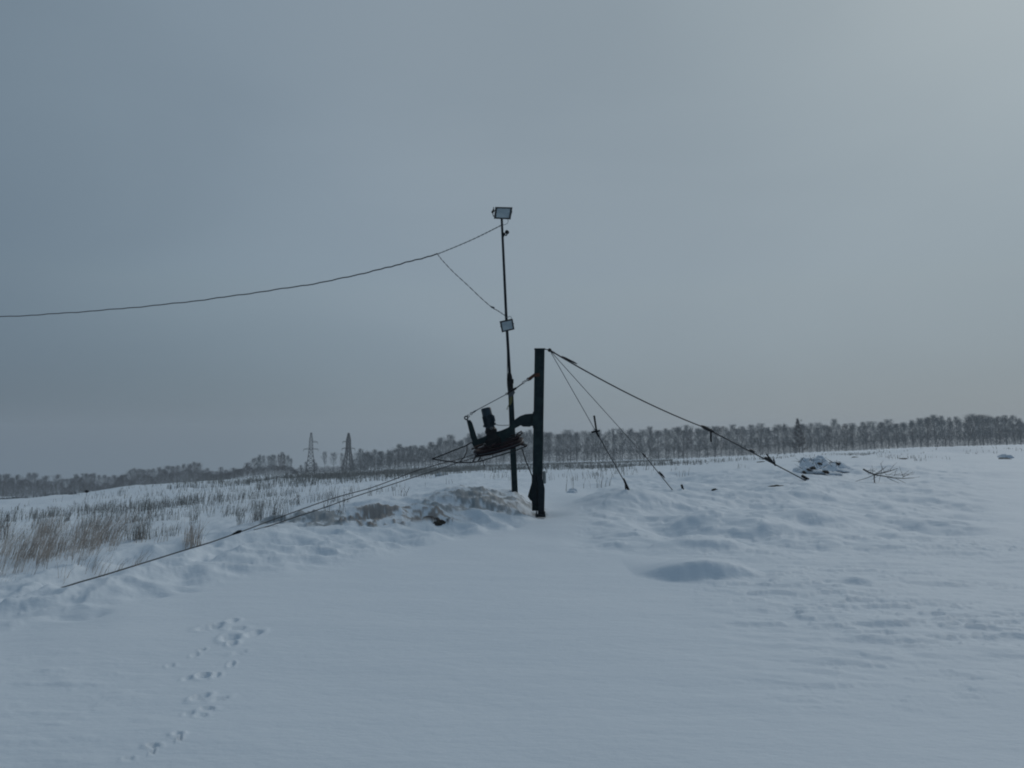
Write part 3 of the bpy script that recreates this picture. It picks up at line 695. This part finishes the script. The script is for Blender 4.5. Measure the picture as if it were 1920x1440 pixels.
# ------------------------------------------------------------------ power line pylons far off
def pylon(px, pyb, pyt, D_, side, label):
    b0 = P(px, pyb, D_); b0.z = min(b0.z, sample(b0.x, b0.y)); top = zpix(pyt, D_)
    Ht = top-b0.z; root = empty('pylon', b0, .25*side); tag(root, label, 'pylon', 'lattice pylons beyond the field')
    lev = [(0, 2.7), (.13, 2.35), (.25, 2.0), (.36, 1.7), (.46, 1.4), (.55, 1.15), (.63, 1.0), (.71, .95), (.785, .93), (.86, .80), (.93, .50), (1.0, .30)]
    bdy = MB(); cs = [(-1,-1), (1,-1), (1,1), (-1,1)]
    def cr(i, k): h, w = lev[i]; return Vector((cs[k][0]*w, cs[k][1]*w, h*Ht))
    for i in range(len(lev)-1):
        for k in range(4):
            k2 = (k+1) % 4; a_ = .24 if i < 6 else .20
            bdy.tube([cr(i,k), cr(i+1,k)], a_, 4); bdy.tube([cr(i,k), cr(i+1,k2)], .15, 4); bdy.tube([cr(i,k2), cr(i+1,k)], .15, 4)
            bdy.tube([cr(i+1,k), cr(i+1,k2)], .14, 4)
    bo_ = bdy.build('lattice_body', M['pylon']); bo_.parent = root
    def armm(h, x0, x1):
        a_ = MB()
        for yy in (-.6, .6): a_.tube([Vector((x0*.25, yy, h)), Vector((x1, 0, h+.05))], .17, 4)
        a_.tube([Vector((x0*.25, 0, h+1.0)), Vector((x1, 0, h+.1))], .09, 4)
        for q in (.35, .6, .85): a_.tube([Vector((x1*q, 0, h)), Vector((x1*q, 0, h+1.0*(1-q)))], .06, 4)
        a_.tube([Vector((x1, 0, h)), Vector((x1, 0, h-1.1))], .11, 5)
        o_ = a_.build('crossarm', M['pylon']); o_.parent = root
    armm(Ht*.62, .6, 3.9); armm(Ht*.62, -.6, -3.9); armm(Ht*.785, .6*side, 3.5*side)
pylon(582, 893, 811.5, 430, 1, 'left of two far lattice pylons, its upper crossarm pointing right')
pylon(652.5, 889, 812, 430, -1, 'right of two far lattice pylons, its upper crossarm pointing left')

# ------------------------------------------------------------------ trees
def twig_tris(base, dirs, ln, w):
    n_ = len(base); d_ = dirs/np.linalg.norm(dirs, axis=1, keepdims=True)
    rv = rng.normal(size=(n_, 3)); s_ = np.cross(d_, rv); s_ /= np.linalg.norm(s_, axis=1, keepdims=True)
    V_ = np.empty((n_, 3, 3)); V_[:, 0] = base-s_*w[:, None]/2; V_[:, 1] = base+s_*w[:, None]/2; V_[:, 2] = base+d_*ln[:, None]
    return V_.reshape(-1, 3), np.arange(n_*3).reshape(-1, 3)
def make_tree(kind, h, wd, seed):
    rs = random.Random(seed); tk = MB(); tips = []
    lean = rs.uniform(-.35, .35)
    def ax_(t): return Vector((lean*t*t+.12*math.sin(t*5+seed), .12*math.cos(t*4+seed), h*t))
    forks = rs.choice([1, 1, 2, 2, 3])
    tk.tube([ax_(t/6)*1.0 for t in range(7)], [.17,.15,.13,.10,.075,.05,.02], 6)
    if forks > 1:
        for q in range(forks-1):
            a_ = rs.uniform(0, 6.28); st0 = rs.uniform(.02, .3); o_ = Vector((math.cos(a_), math.sin(a_), 0))*wd*.28
            pts_ = [ax_(st0+(0.93-st0)*k/5)+o_*((k/5)**.8) for k in range(6)]; tk.tube(pts_, [.12,.11,.09,.07,.045,.015], 5)
            tips += [(p, .6) for p in pts_[2:]]
    low = {'b': .17, 'd': .14, 'l': .36, 's': .05}[kind]
    nl = {'b': 30, 'd': 32, 'l': 20, 's': 26}[kind]
    for i in range(nl):
        t0 = low+(.95-low)*(i+rs.random())/nl; a_ = i*2.4+rs.uniform(-.4, .4)
        tt_ = (t0-low)/(1-low)
        if kind == 's': rr_ = wd*.5*(1-tt_)**1.1+.04; rise = .5
        else: rr_ = wd*.5*(math.sin(math.pi*min(.97, (tt_*.72+.24)))**.8)*rs.uniform(.55, 1.15); rise = rs.uniform(.9, 1.9)
        p0 = ax_(t0); o_ = Vector((math.cos(a_), math.sin(a_), 0))
        top_ = min((h-p0.z)*rs.uniform(.45, 1.0), rr_*rise)
        p1_ = p0+o_*rr_*.55+Vector((0, 0, top_*.45)); p2_ = p0+o_*rr_+Vector((0, 0, top_*.9))
        tk.tube([p0, p1_, p2_], [.055, .035, .012], 4)
        for s in (0.35, .5, .62, .74, .86, 1.0):
            tips.append((p0.lerp(p1_, s*2) if s < .5 else p1_.lerp(p2_, s*2-1), 1.0))
    nt_ = {'b': 2200, 'd': 2300, 'l': 1500, 's': 3600}[kind]
    tp = np.array([list(p) for p, _ in tips]); ix = rng.integers(0, len(tp), nt_)
    base = tp[ix]+rng.normal(size=(nt_, 3))*np.array([.30, .30, .38])*wd/5*(.5 if kind == 's' else 1)
    cen = np.array([0, 0, h*.45]); dr_ = base-cen; dr_[:, 2] = np.abs(dr_[:, 2])*.3; dr_ /= (np.linalg.norm(dr_, axis=1, keepdims=True)+1e-6)
    dr_ = dr_+rng.normal(size=(nt_, 3))*.55+np.array([0, 0, .65 if kind != 's' else .15])
    ln = rng.uniform(.45, 1.15, nt_)*h/14; w_ = rng.uniform(.035, .075, nt_)
    keep = base[:, 2]+ln*.6 < h*1.04; V_, T_ = twig_tris(base[keep], dr_[keep], ln[keep], w_[keep])
    return tk, V_, T_
PROT = {}
def proto(kind, i):
    key = (kind, i)
    if key not in PROT:
        wd = {'b': 5.4, 'd': 6.2, 'l': 5.0, 's': 6.4}[kind]*[1, .85, 1.15, .95, 1.1][i % 5]
        tk, V_, T_ = make_tree(kind, 14.0, wd, 100+i*7+ord(kind))
        a_ = tk.build('trunk', M['trunk'] if kind in 'bl' else M['wood']); b_ = tris('crown', V_, T_, M[{'b':'twig','d':'twigd','l':'twig','s':'twigr'}[kind]])
        PROT[key] = [a_, b_, False]
    return PROT[key]
def put_tree(kind, i, x, y, z, h, wf, label, name, group, cat='tree'):
    pr = proto(kind, i)
    root = bpy.data.objects.new(name, None); col.objects.link(root); root.location = (x, y, z)
    root.rotation_euler = (0, 0, random.uniform(0, 6.28)); root.scale = (wf, wf, h/14.0)
    for k in (0, 1):
        o = pr[k] if not pr[2] else pr[k].copy()
        if pr[2]: col.objects.link(o)
        o.parent = root
    pr[2] = True
    tag(root, label, cat, group)
    return root
TOP = [(-300,895),(0,891),(40,893),(60,889),(100,894),(150,887),(190,891),(215,895),(240,882),(270,879),(290,878),(320,874),(350,870),(368,867),(395,879),(440,878),(470,868),(482,856),(500,851),(525,848),(548,852),(556,874),(570,880)]
TOPR = [(676,840),(690,850),(710,840),(730,845),(745,834),(765,833),(790,836),(815,824),(845,816),(870,817),(900,812),(940,808),(1000,806),(1045,810),(1100,806),(1150,806),(1200,805),(1215,802),(1260,800),(1300,800),(1345,798),(1380,799),(1420,798),(1450,796),(1480,793),(1530,796),(1560,791),(1590,792),(1620,790),(1650,789),(1690,787),(1740,781),(1760,779),(1800,784),(1830,776),(1865,774),(1880,780),(1910,787),(1960,785),(2300,780)]
tx = [p[0] for p in TOP]; ty = [p[1] for p in TOP]; rx = [p[0] for p in TOPR]; ry = [p[1] for p in TOPR]
def stand(px, D_, pyt, kind, i, wf, label, name, group):
    p = P(px, 800, D_); z = sample(p.x, p.y)-.1
    h = zpix(pyt, D_)-z
    return put_tree(kind, i, p.x, D_, z, h, wf*max(.75, min(1.3, h/15)), label, name, group)
LB = 'pale frosted bare birch in the long belt of trees right of the pylons'
LD = 'dark leafless tree in the far wood at the left end of the skyline'
LC = 'thin bare tree in the loose clump just left of the pylons'
cnt = 0
px = 676.0
while px < 1990:                                            # front row
    if not (1031 < px < 1039):
        t_ = np.interp(px, rx, ry)+random.choice([-3, 0, 0, 2, 5, 9, 13])+random.uniform(-2, 2)
        stand(px, random.uniform(318, 336), t_, 'b', random.randrange(7), random.uniform(.85, 1.35), LB, 'birch_tree', 'birches of the far belt'); cnt += 1
    px += random.uniform(12, 20)
px = 684.0
while px < 1990:                                            # rows behind
    if not (1032 < px < 1038):
        t_ = np.interp(px, rx, ry)+random.uniform(2, 10)
        stand(px, random.uniform(340, 375), t_, random.choice('bbd'), random.randrange(5), random.uniform(.9, 1.35), LB, 'birch_tree', 'birches of the far belt'); cnt += 1
    px += random.uniform(11, 17)
px = -120.0
while px < 470:                                             # the far wood, left
    t_ = np.interp(px, tx, ty)+random.choice([-2, 0, 2, 5, 8])+random.uniform(-1, 1)
    stand(px, random.uniform(395, 470), t_, 'd', random.randrange(6), random.uniform(.65, .95), LD, 'bare_tree', 'trees of the far dark wood'); cnt += 1
    px += random.uniform(6, 11)
for px in (478, 486, 497, 506, 517, 524, 533, 541, 549, 490, 512, 529):
    stand(px+random.uniform(-2, 2), random.uniform(360, 385), np.interp(px, tx, ty)+random.uniform(-1, 5), random.choice('bd'), random.randrange(5), random.uniform(.5, .75), LC, 'bare_tree', 'trees left of the pylons'); cnt += 1
for px, t_, kd in ((566,872,'d'),(575,866,'d'),(590,862,'d'),(594,868,'d')):
    stand(px, 445, t_, kd, 1, .6, 'small dark bare tree at the foot of the left pylon', 'bare_tree', 'small trees round the left pylon')
stand(610, 400, 847, 'l', 0, .85, 'slim bare tree with rounded crown, the left one of the pair between the two pylons', 'bare_tree', None)
stand(627, 400, 849, 'l', 2, 1.05, 'wider bare tree with rounded crown, the right one of the pair between the two pylons', 'bare_tree', None)
for px, t_, kd in ((642,850,'d'),(645,862,'d'),(660,860,'d'),(664,868,'d')):
    stand(px, 445, t_, kd, 2, .5, 'thin dark bare tree at the foot of the right pylon', 'bare_tree', 'thin trees round the right pylon')
stand(1497.5, 312, 784, 's', 0, 1.0, 'dark reddish spire-shaped tree with one straight leader, standing before the birches', 'spire_tree', None)
print('trees', cnt)

# undergrowth at the foot of the wood: nobody could count it
def thicket(name, xs, Dr, pyb, hmax, n_, mat, label, seed, lean=(0, 0), bt_=(1.2, 1.5)):
    p_ = rng.uniform(xs[0], xs[1], n_); d_ = rng.uniform(Dr[0], Dr[1], n_)
    x_ = (p_-960)/F*d_; z_ = sampleA(x_, d_)
    hm = hmax(p_) if callable(hmax) else hmax
    k_ = (.55+.9*(vnoise(p_*.05, p_*0+seed, seed)+.5))*rng.beta(bt_[0], bt_[1], n_)
    base = np.stack([x_, d_, z_+k_*hm*.75], 1); dr_ = rng.normal(size=(n_, 3))*.5+np.array([lean[0], lean[1], 1.0])
    V_, T_ = twig_tris(base, dr_, rng.uniform(.5, 1.5, n_), rng.uniform(.05, .11, n_))
    o = tris(name, V_, T_, mat); tag(o, label, 'undergrowth', kind='stuff'); return o
thicket('undergrowth', (660, 2050), (312, 372), 0, 9.5, 80000, M['brush'], 'dense grey undergrowth along the foot of the birch belt', 3)
thicket('undergrowth', (-200, 560), (390, 480), 0, lambda p: np.interp(p, tx, [zpix(a, 430)-zpix(935, 430) for a in ty])*.0+np.clip((np.interp(p, [0,240,480,560], [935,915,893,889])-np.interp(p, tx, ty))*.36, 2, 19)*np.interp(p, [0,240,470,480], [1,1,.9,.45]), 60000, M['twigd'], 'dense dark undergrowth of the far wood at the left', 8, bt_=(1.5, 1.0))
thicket('undergrowth', (550, 690), (420, 455), 0, 4.5, 5200, M['twigd'], 'low dark scrub between and below the pylons', 5)

# ------------------------------------------------------------------ dry grass and weeds standing out of the snow
def stalks(spec, mat, name, label, cat='grass'):
    """spec: list of (centre px, py, spread x m, spread y m, count, height m, lean, heads)"""
    Vs = []; Ts = []; o_ = 0
    def addv(V_, T_):
        nonlocal o_
        Vs.append(V_); Ts.append(T_+o_); o_ += len(V_)
    for (x_, y_, sx_, sy_, n_, h_, ln_, hd) in spec:
        c_ = G(x_, y_); n_ = int(n_)
        cl_n = max(1, n_//(8 if c_.y < 22 else 4)); cx_ = rng.normal(size=(cl_n, 2))*np.array([sx_, sy_]); pick = rng.integers(0, cl_n, n_)
        jt = max(.05, c_.y*.0042); bx_ = c_.x+cx_[pick, 0]+rng.normal(size=n_)*jt; by_ = c_.y+cx_[pick, 1]+rng.normal(size=n_)*jt
        bz = sampleA(bx_, by_)-.02
        hh = h_*rng.uniform(.45, 1.1, n_); dx_ = ln_*hh+rng.normal(size=n_)*.17*hh; dy_ = rng.normal(size=n_)*.13*hh
        w_ = max(.0035, .00042*c_.y)*rng.uniform(.6, 1.3, n_); an = rng.uniform(-.6, .6, n_)
        sx = np.cos(an)*w_/2; sy = np.sin(an)*w_/2
        A_ = np.stack([bx_, by_, bz], 1); B_ = A_+np.stack([dx_*.38, dy_*.38, hh*.55], 1); C_ = A_+np.stack([dx_, dy_, hh], 1)
        s_ = np.stack([sx, sy, sx*0], 1)
        V_ = np.stack([A_-s_, A_+s_, B_-s_*.8, B_+s_*.8, C_-s_*.35, C_+s_*.35], 1).reshape(-1, 3); k_ = np.arange(n_)[:, None]*6
        T_ = np.concatenate([k_+np.array([[0,1,3]]), k_+np.array([[0,3,2]]), k_+np.array([[2,3,5]]), k_+np.array([[2,5,4]])])
        addv(V_, T_)
        if hd:                                               # seed heads and side twigs
            m_ = int(n_*hd); ii_ = rng.integers(0, n_, m_); f_ = rng.uniform(.6, 1.0, m_)
            b0 = A_[ii_]+(C_-A_)[ii_]*f_[:, None]
            V_, T_ = twig_tris(b0, rng.normal(size=(m_, 3))*.7+np.array([ln_, 0, .9]), rng.uniform(.04, .11, m_)*h_*1.4, rng.uniform(.006, .014, m_)*max(1, c_.y/14))
            addv(V_, T_)
    V_ = np.concatenate(Vs); T_ = np.concatenate(Ts)
    o = tris(name, V_, T_, mat); return o
near_g = [(20,1080,.35,.5,152,0.57,.35,.3),(60,1050,.45,.5,193,0.57,.42,.3),(110,1040,.45,.5,168,0.55,.45,.3),(150,1030,.4,.6,120,0.51,.42,.3),(175,1022,.25,.5,168,0.57,.45,.3),(30,1020,.5,.8,132,0.51,.35,.3),
          (130,1000,.9,.8,132,0.46,.4,.4),(-60,1060,.6,.8,160,0.55,.4,.3),(180,1050,.3,.4,48,0.32,.4,0),(90,1075,.6,.4,48,0.23,.5,0),(40,1000,.8,1,88,0.46,.3,.4),(225,1030,.5,.5,23,0.28,.3,.3)]
tag(stalks(near_g, M['straw'], 'dry_grass', ''), 'tan dry grass leaning right in a wide patch at the left edge of the field', 'grass', kind='stuff')
far_g = [(150,968,2.4,1.2,262,0.36,.1,1.4),(210,965,2.0,1.2,288,0.36,.1,1.6),(265,958,2.2,1.4,351,0.36,.1,1.6),(320,948,2.2,1.6,351,0.39,.1,1.6),(370,940,2.4,2,262,0.36,.1,1.6),(330,975,2.0,1.0,262,0.29,.1,1.6),(250,985,2.0,.8,162,0.25,.1,1.6),(400,960,2.0,1.4,162,0.29,.1,1.6),
         (290,1005,.5,.5,37,0.22,.1,1),(300,1000,.4,.4,30,0.22,.1,1),(440,945,2.2,2,100,0.29,.1,1.6),(380,925,5,4,162,0.36,.05,1.5),(90,990,2,.8,125,0.29,.2,1.5),(20,985,2,1,75,0.29,.2,1.5)]
tag(stalks(far_g, M['weed'], 'dry_weeds', ''), 'grey brown dry weeds scattered in bands over the left half of the field', 'weeds', kind='stuff')
mid_g = [(560,898,6,4,730,0.53,.0,1),(620,896,6,5,900,0.57,.0,1),(680,892,6,5,900,0.57,.0,1),(740,888,6,5,787,0.53,.0,1),(800,884,7,5,675,0.53,.0,1),(860,883,6,5,505,0.53,.0,1),(520,902,5,4,292,0.43,.0,1),(920,881,6,5,337,0.49,.0,1),(600,906,4,2,337,0.43,0,1),(670,903,4,2,337,0.43,0,1),(985,884,4,5,247,0.49,0,1)]
tag(stalks(mid_g, M['weed'], 'dry_weeds', ''), 'band of short dry weeds crossing the field below the pylons', 'weeds', kind='stuff')
rg = [(1045,880,4,5,351,0.43,0,1),(1100,878,5,5,444,0.43,0,1),(1160,876,5,5,374,0.43,0,1),(1220,873,5,5,327,0.43,0,1),(1280,868,5,5,140,0.36,0,1),(1160,890,3,3,70,0.31,0,1),(1100,895,3,3,70,0.31,0,1),
      (1430,862,1.2,1.5,70,0.21,0,1),(1605,853,1.0,1.5,140,0.21,0,1),(1690,862,.8,1.2,70,0.21,0,1),(1730,848,4,4,93,0.19,0,1),(1860,842,2,3,70,0.24,0,1),(1500,856,4,4,140,0.24,0,1)]
tag(stalks(rg, M['weed'], 'dry_weeds', ''), 'thin fringe of dry weeds along the far field edge right of the mast', 'weeds', kind='stuff')
# field edge strip of rough grass along the tree belt
def strip(xa, xb, Da, Db, n_, h_, mat, label):
    p_ = rng.uniform(xa, xb, n_); d_ = rng.uniform(Da, Db, n_); x_ = (p_-960)/F*d_; z_ = sampleA(x_, d_)
    V_, T_ = twig_tris(np.stack([x_, d_, z_-.05], 1), rng.normal(size=(n_, 3))*.35+np.array([0, 0, 1]), rng.uniform(.5, 1.1, n_)*h_, rng.uniform(.03, .08, n_))
    tag(tris('rough_grass', V_, T_, mat), label, 'grass', kind='stuff')
strip(900, 1260, 112, 165, 5000, .5, M['weed'], 'grey strip of rough grass at the foot of the birch belt')
strip(-80, 150, 75, 92, 1500, .35, M['brush'], 'dark line of rough grass below the far wood at the left')
strip(560, 900, 60, 110, 2600, .8, M['weed'], 'sparse rough grass on the far field below the pylons')

def tuft(px, py, n_, h_, w_, lean, mat, label, heads=.4, cat='grass tuft', name='grass_tuft'):
    o = stalks([(px, py, w_, w_*.8, n_, h_, lean, heads)], M[mat], name, '')
    tag(o, label, cat); return o
tuft(358, 1024, 90, .40, .055, .12, 'straw', 'tan dry grass tuft standing right behind the tow rope')
tuft(262, 1012, 120, .36, .09, -.05, 'weed', 'grey brown bushy tuft alone in clean snow, left of the tan tuft by the rope', 1.6)
tuft(478, 975, 30, .62, .10, .03, 'weed', 'tall sparse weed with two bare stalks behind the tow rope splice', 2.0, 'weed', 'tall_weed')
tuft(503, 973, 70, .42, .22, .1, 'weed', 'low spreading weed just right of the tall two-stalk weed', 2.0, 'weed', 'spreading_weed')
tuft(1072, 921, 6, .62, .03, -.10, 'weed', 'single thin stalk rising from a small snow lump right of the mast', .8, 'weed', 'lone_weed')
tuft(1118, 915, 16, .4, .22, 0, 'weed', 'faint low weed left of the steepest guy rope', 1.0, 'weed', 'low_weed')
tuft(8, 1012, 26, .55, .06, .02, 'wood', 'dark upright dead stalk at the left edge of the photo', 2.2, 'weed', 'dead_stalk')

# weeds along the two strands
tag(stalks([(590,958,.9,.3,26,.36,.0,1),(660,940,.9,.3,26,.38,0,1),(700,930,.9,.4,22,.36,0,1),(530,972,.6,.3,12,.3,0,1),(760,920,1.2,.6,20,.3,0,1)], M['wood'], 'dry_weeds', ''), 'sparse dark stalks poking up along the two strands of the tow rope', 'weeds', kind='stuff')

# ------------------------------------------------------------------ small things lying in the snow
def clump(name, px, py, w, h, d_, mat, seed, label, cat, rough=.35, parent=None, dz=0.0, grp=None):
    c_ = G(px, py); n_u, n_v = 18, 9; vs = []; fs = []; r_ = random.Random(seed); ph = [r_.uniform(0, 6) for _ in range(6)]
    zb = sample(c_.x, c_.y)-.04+dz
    for j in range(n_v+1):
        t_ = j/n_v*math.pi/2
        for i in range(n_u):
            a_ = 2*math.pi*i/n_u
            k = 1+rough*(.5*math.sin(3*a_+ph[0]+2*t_)+.35*math.sin(5*a_+ph[1]-3*t_)+.3*math.sin(2*a_+4*t_+ph[2]))
            vs.append((c_.x+w*math.cos(t_)*math.cos(a_)*k, c_.y+d_*math.cos(t_)*math.sin(a_)*k, zb+h*math.sin(t_)*k*(1 if j < n_v else .96)))
    for j in range(n_v):
        for i in range(n_u):
            i2 = (i+1) % n_u; fs.append((j*n_u+i, j*n_u+i2, (j+1)*n_u+i2, (j+1)*n_u+i))
    fs.append(tuple(range(n_v*n_u, (n_v+1)*n_u)))
    o = MB().add(vs, fs).build(name, mat, parent, True)
    if label: tag(o, label, cat, grp)
    return o
pr = G(1535, 886); pile = empty('brush_pile', pr); tag(pile, 'snow-covered heap of brush and clods near the end of the longest guy rope', 'brush pile')
for i, (x_, y_, w_, h_) in enumerate(((1506,884,.26,.22),(1522,880,.34,.40),(1537,877,.28,.42),(1513,876,.24,.38),(1552,880,.36,.26),(1570,876,.40,.24),(1590,880,.34,.12),(1532,886,.25,.14),(1562,886,.22,.10))):
    clump('snow_cover', x_, y_+2, w_*1.15, h_*.95, .5, M['snowc'], 30+i, None, None, .26, pile)
for i, (x_, y_, w_) in enumerate(((1526,878,.08),(1519,881,.06),(1511,886,.07),(1550,885,.09),(1540,870,.07),(1574,870,.06))):
    c_ = P(x_, y_, pr.y-.62); mb_ = MB(); q_ = random.Random(i)
    for k in range(7): mb_.box(c_+Vector((q_.uniform(-.5,.5)*w_, q_.uniform(0,.15), q_.uniform(-.3,.3)*w_)), Vector((q_.uniform(.3,.6)*w_, 0, q_.uniform(-.15,.15)*w_)), Vector((0,.06,.02)), Vector((q_.uniform(-.1,.1)*w_, 0, q_.uniform(.15,.3)*w_)))
    mb_.build('clod', M['clod'], pile, bevel=.01)
tw_ = MB()
for k in range(30):
    q_ = random.Random(200+k); a = P(1496+q_.uniform(0,84), 862+q_.uniform(0,20), pr.y-.4+q_.uniform(-.2,.6)); d_ = Vector((q_.uniform(-1,1), q_.uniform(-.4,.2), q_.uniform(-.1,.8))).normalized()
    tw_.tube([a, a+d_*.14, a+d_*.28+Vector((0,0,-.03))], [.009,.006,.003], 4)
tw_.build('twigs', M['wood'], pile)
# fallen branch
br = MB(); fb = G(1640, 904); dF = fb.y-.1
def bt(pts_, r0, r1): 
    n_ = len(pts_); br.tube([P(x_, y_, dF+(z_ if True else 0)) for x_, y_, z_ in pts_], [.75*(r0+(r1-r0)*i/(n_-1)) for i in range(n_)], 6)
bt([(1619,880,.3),(1628,885,.1),(1640,890,0),(1652,892,-.05),(1676,896,0),(1695,897,.1),(1714,896,.2)], .040, .010)
bt([(1640,889,0),(1656,886,.2),(1668,883,.3),(1684,878,.4)], .026, .008)
bt([(1640,889,0),(1639,896,-.15),(1640,905,-.25)], .030, .022)
bt([(1640,890,0),(1626,896,-.1),(1612,900,-.15),(1604,903,-.2)], .016, .008)
bt([(1652,887,.1),(1654,878,.1),(1652,870,.1),(1656,864,.1)], .010, .005)
bt([(1660,893,0),(1672,900,-.2),(1686,906,-.3)], .012, .006)
bt([(1676,895.5,0),(1690,902,-.2),(1700,907,-.25)], .010, .006)
bt([(1624,883,.2),(1634,881,.3),(1640,884,.35),(1646,888,.4)], .012, .006)
bt([(1668,883,.3),(1676,872,.3),(1682,867,.35)], .009, .004)
bt([(1690,897,0),(1700,891,.1),(1712,889,.2)], .008, .004)
for k in range(26):
    q_ = random.Random(400+k); x_ = q_.uniform(1625, 1708); y_ = 888+(x_-1640)*.10+q_.uniform(-3, 3)
    a = P(x_, y_, dF); d_ = Vector((q_.uniform(-.2,1), q_.uniform(-.5,.2), q_.uniform(-.25,.5))).normalized(); br.tube([a, a+d_*.16, a+d_*.34+Vector((0,0,.02))], [.006,.005,.003], 4)
tag(br.build('fallen_branch', M['branch'], None, True), 'bare fallen branch with spread twigs lying on the snow at the right', 'branch')
tf = G(1884, 860); ts = empty('snowy_tussock', tf); tag(ts, 'small dark tussock capped with snow near the right edge', 'tussock')
clump('snow_cap', 1884, 859, .40, .17, .3, M['snowc'], 9, None, None, .35, ts, .03)
a_ = clump('grass_core', 1883, 861, .36, .10, .3, M['weed'], 12, None, None, .3, ts)
tag(clump('clod', 1340, 918, .10, .06, .1, M['clod'], 13, None, None), 'small dark clod on the drift between the middle and longest guy ropes', 'clod')
for x_, y_, w_, s_, lb in ((1455,912,.26,14,'flat dark clod half buried in the drift below the brush pile'),(1693,862,.28,15,'snowy clump with a dark foot behind the fallen branch'),
                       (1604,858,.30,16,'low dark clump of weeds beyond the brush pile'),(1430,866,.35,17,'flat snowy lump under the lower fittings of the longest guy rope')):
    tag(clump('frozen_clod', x_, y_, w_, .07, .2, M['clod'], s_, None, None), lb, 'clod')
lw = clump('snow_lump', 1074, 924, .17, .12, .15, M['snowc'], 19, None, None); tag(lw, 'small snow lump at the foot of the single stalk right of the mast', 'snow lump')
tag(clump('snow_lump', 829, 892, .38, .22, .4, M['dsnow'], 23, None, None, .25), 'dirty snow lump on the field below the tip of the rope guard', 'snow lump')
tag(clump('soil_clod', 816, 980, .17, .05, .12, M['clod'], 29, None, None), 'larger dark soil clod on the front of the dirty snow bank', 'clod')
tag(clump('soil_clod', 826, 984, .12, .05, .06, M['clod'], 31, None, None), 'thin dark soil clod just right of the larger one on the dirty bank', 'clod')
# field marker with a dark round top, far left
mk = G(162, 930); mr = empty('marker_post', mk); tag(mr, 'lone short post with a dark bushy top far out in the left field', 'post')
sc_ = mk.y/F
MB().tube([mk-Vector((0,0,.2)), mk+Vector((.02*sc_,0,sc_*7))], .5*sc_, 6).build('post', M['pale'], mr, True)
mb_ = MB().lathe(mk+Vector((0,0,sc_*6)), (.1,0,1), [(0,1.6*sc_),(1.2*sc_,3.4*sc_),(3.2*sc_,3.1*sc_),(4.6*sc_,2.2*sc_),(5.4*sc_,.8*sc_)], 12); mb_.build('dark_top', M['black'], mr, True)

# ------------------------------------------------------------------ air
HZ = 0.00044
hz = MB().box((0, 0, -60), (1650, 0, 0), (0, 1650, 0), (0, 0, 100)).build('haze', None)
hm = bpy.data.materials.new('haze_air'); hm.use_nodes = True; n = hm.node_tree.nodes; n.clear()
o = n.new('ShaderNodeOutputMaterial'); v = n.new('ShaderNodeVolumePrincipled'); v.inputs['Density'].default_value = HZ; v.inputs['Color'].default_value = (.86,.90,.94,1)
v.inputs['Anisotropy'].default_value = 0.2
hm.node_tree.links.new(v.outputs[0], o.inputs['Volume']); hz.data.materials.append(hm)
tag(hz, 'thin pale winter haze over the whole field', 'haze', kind='stuff')
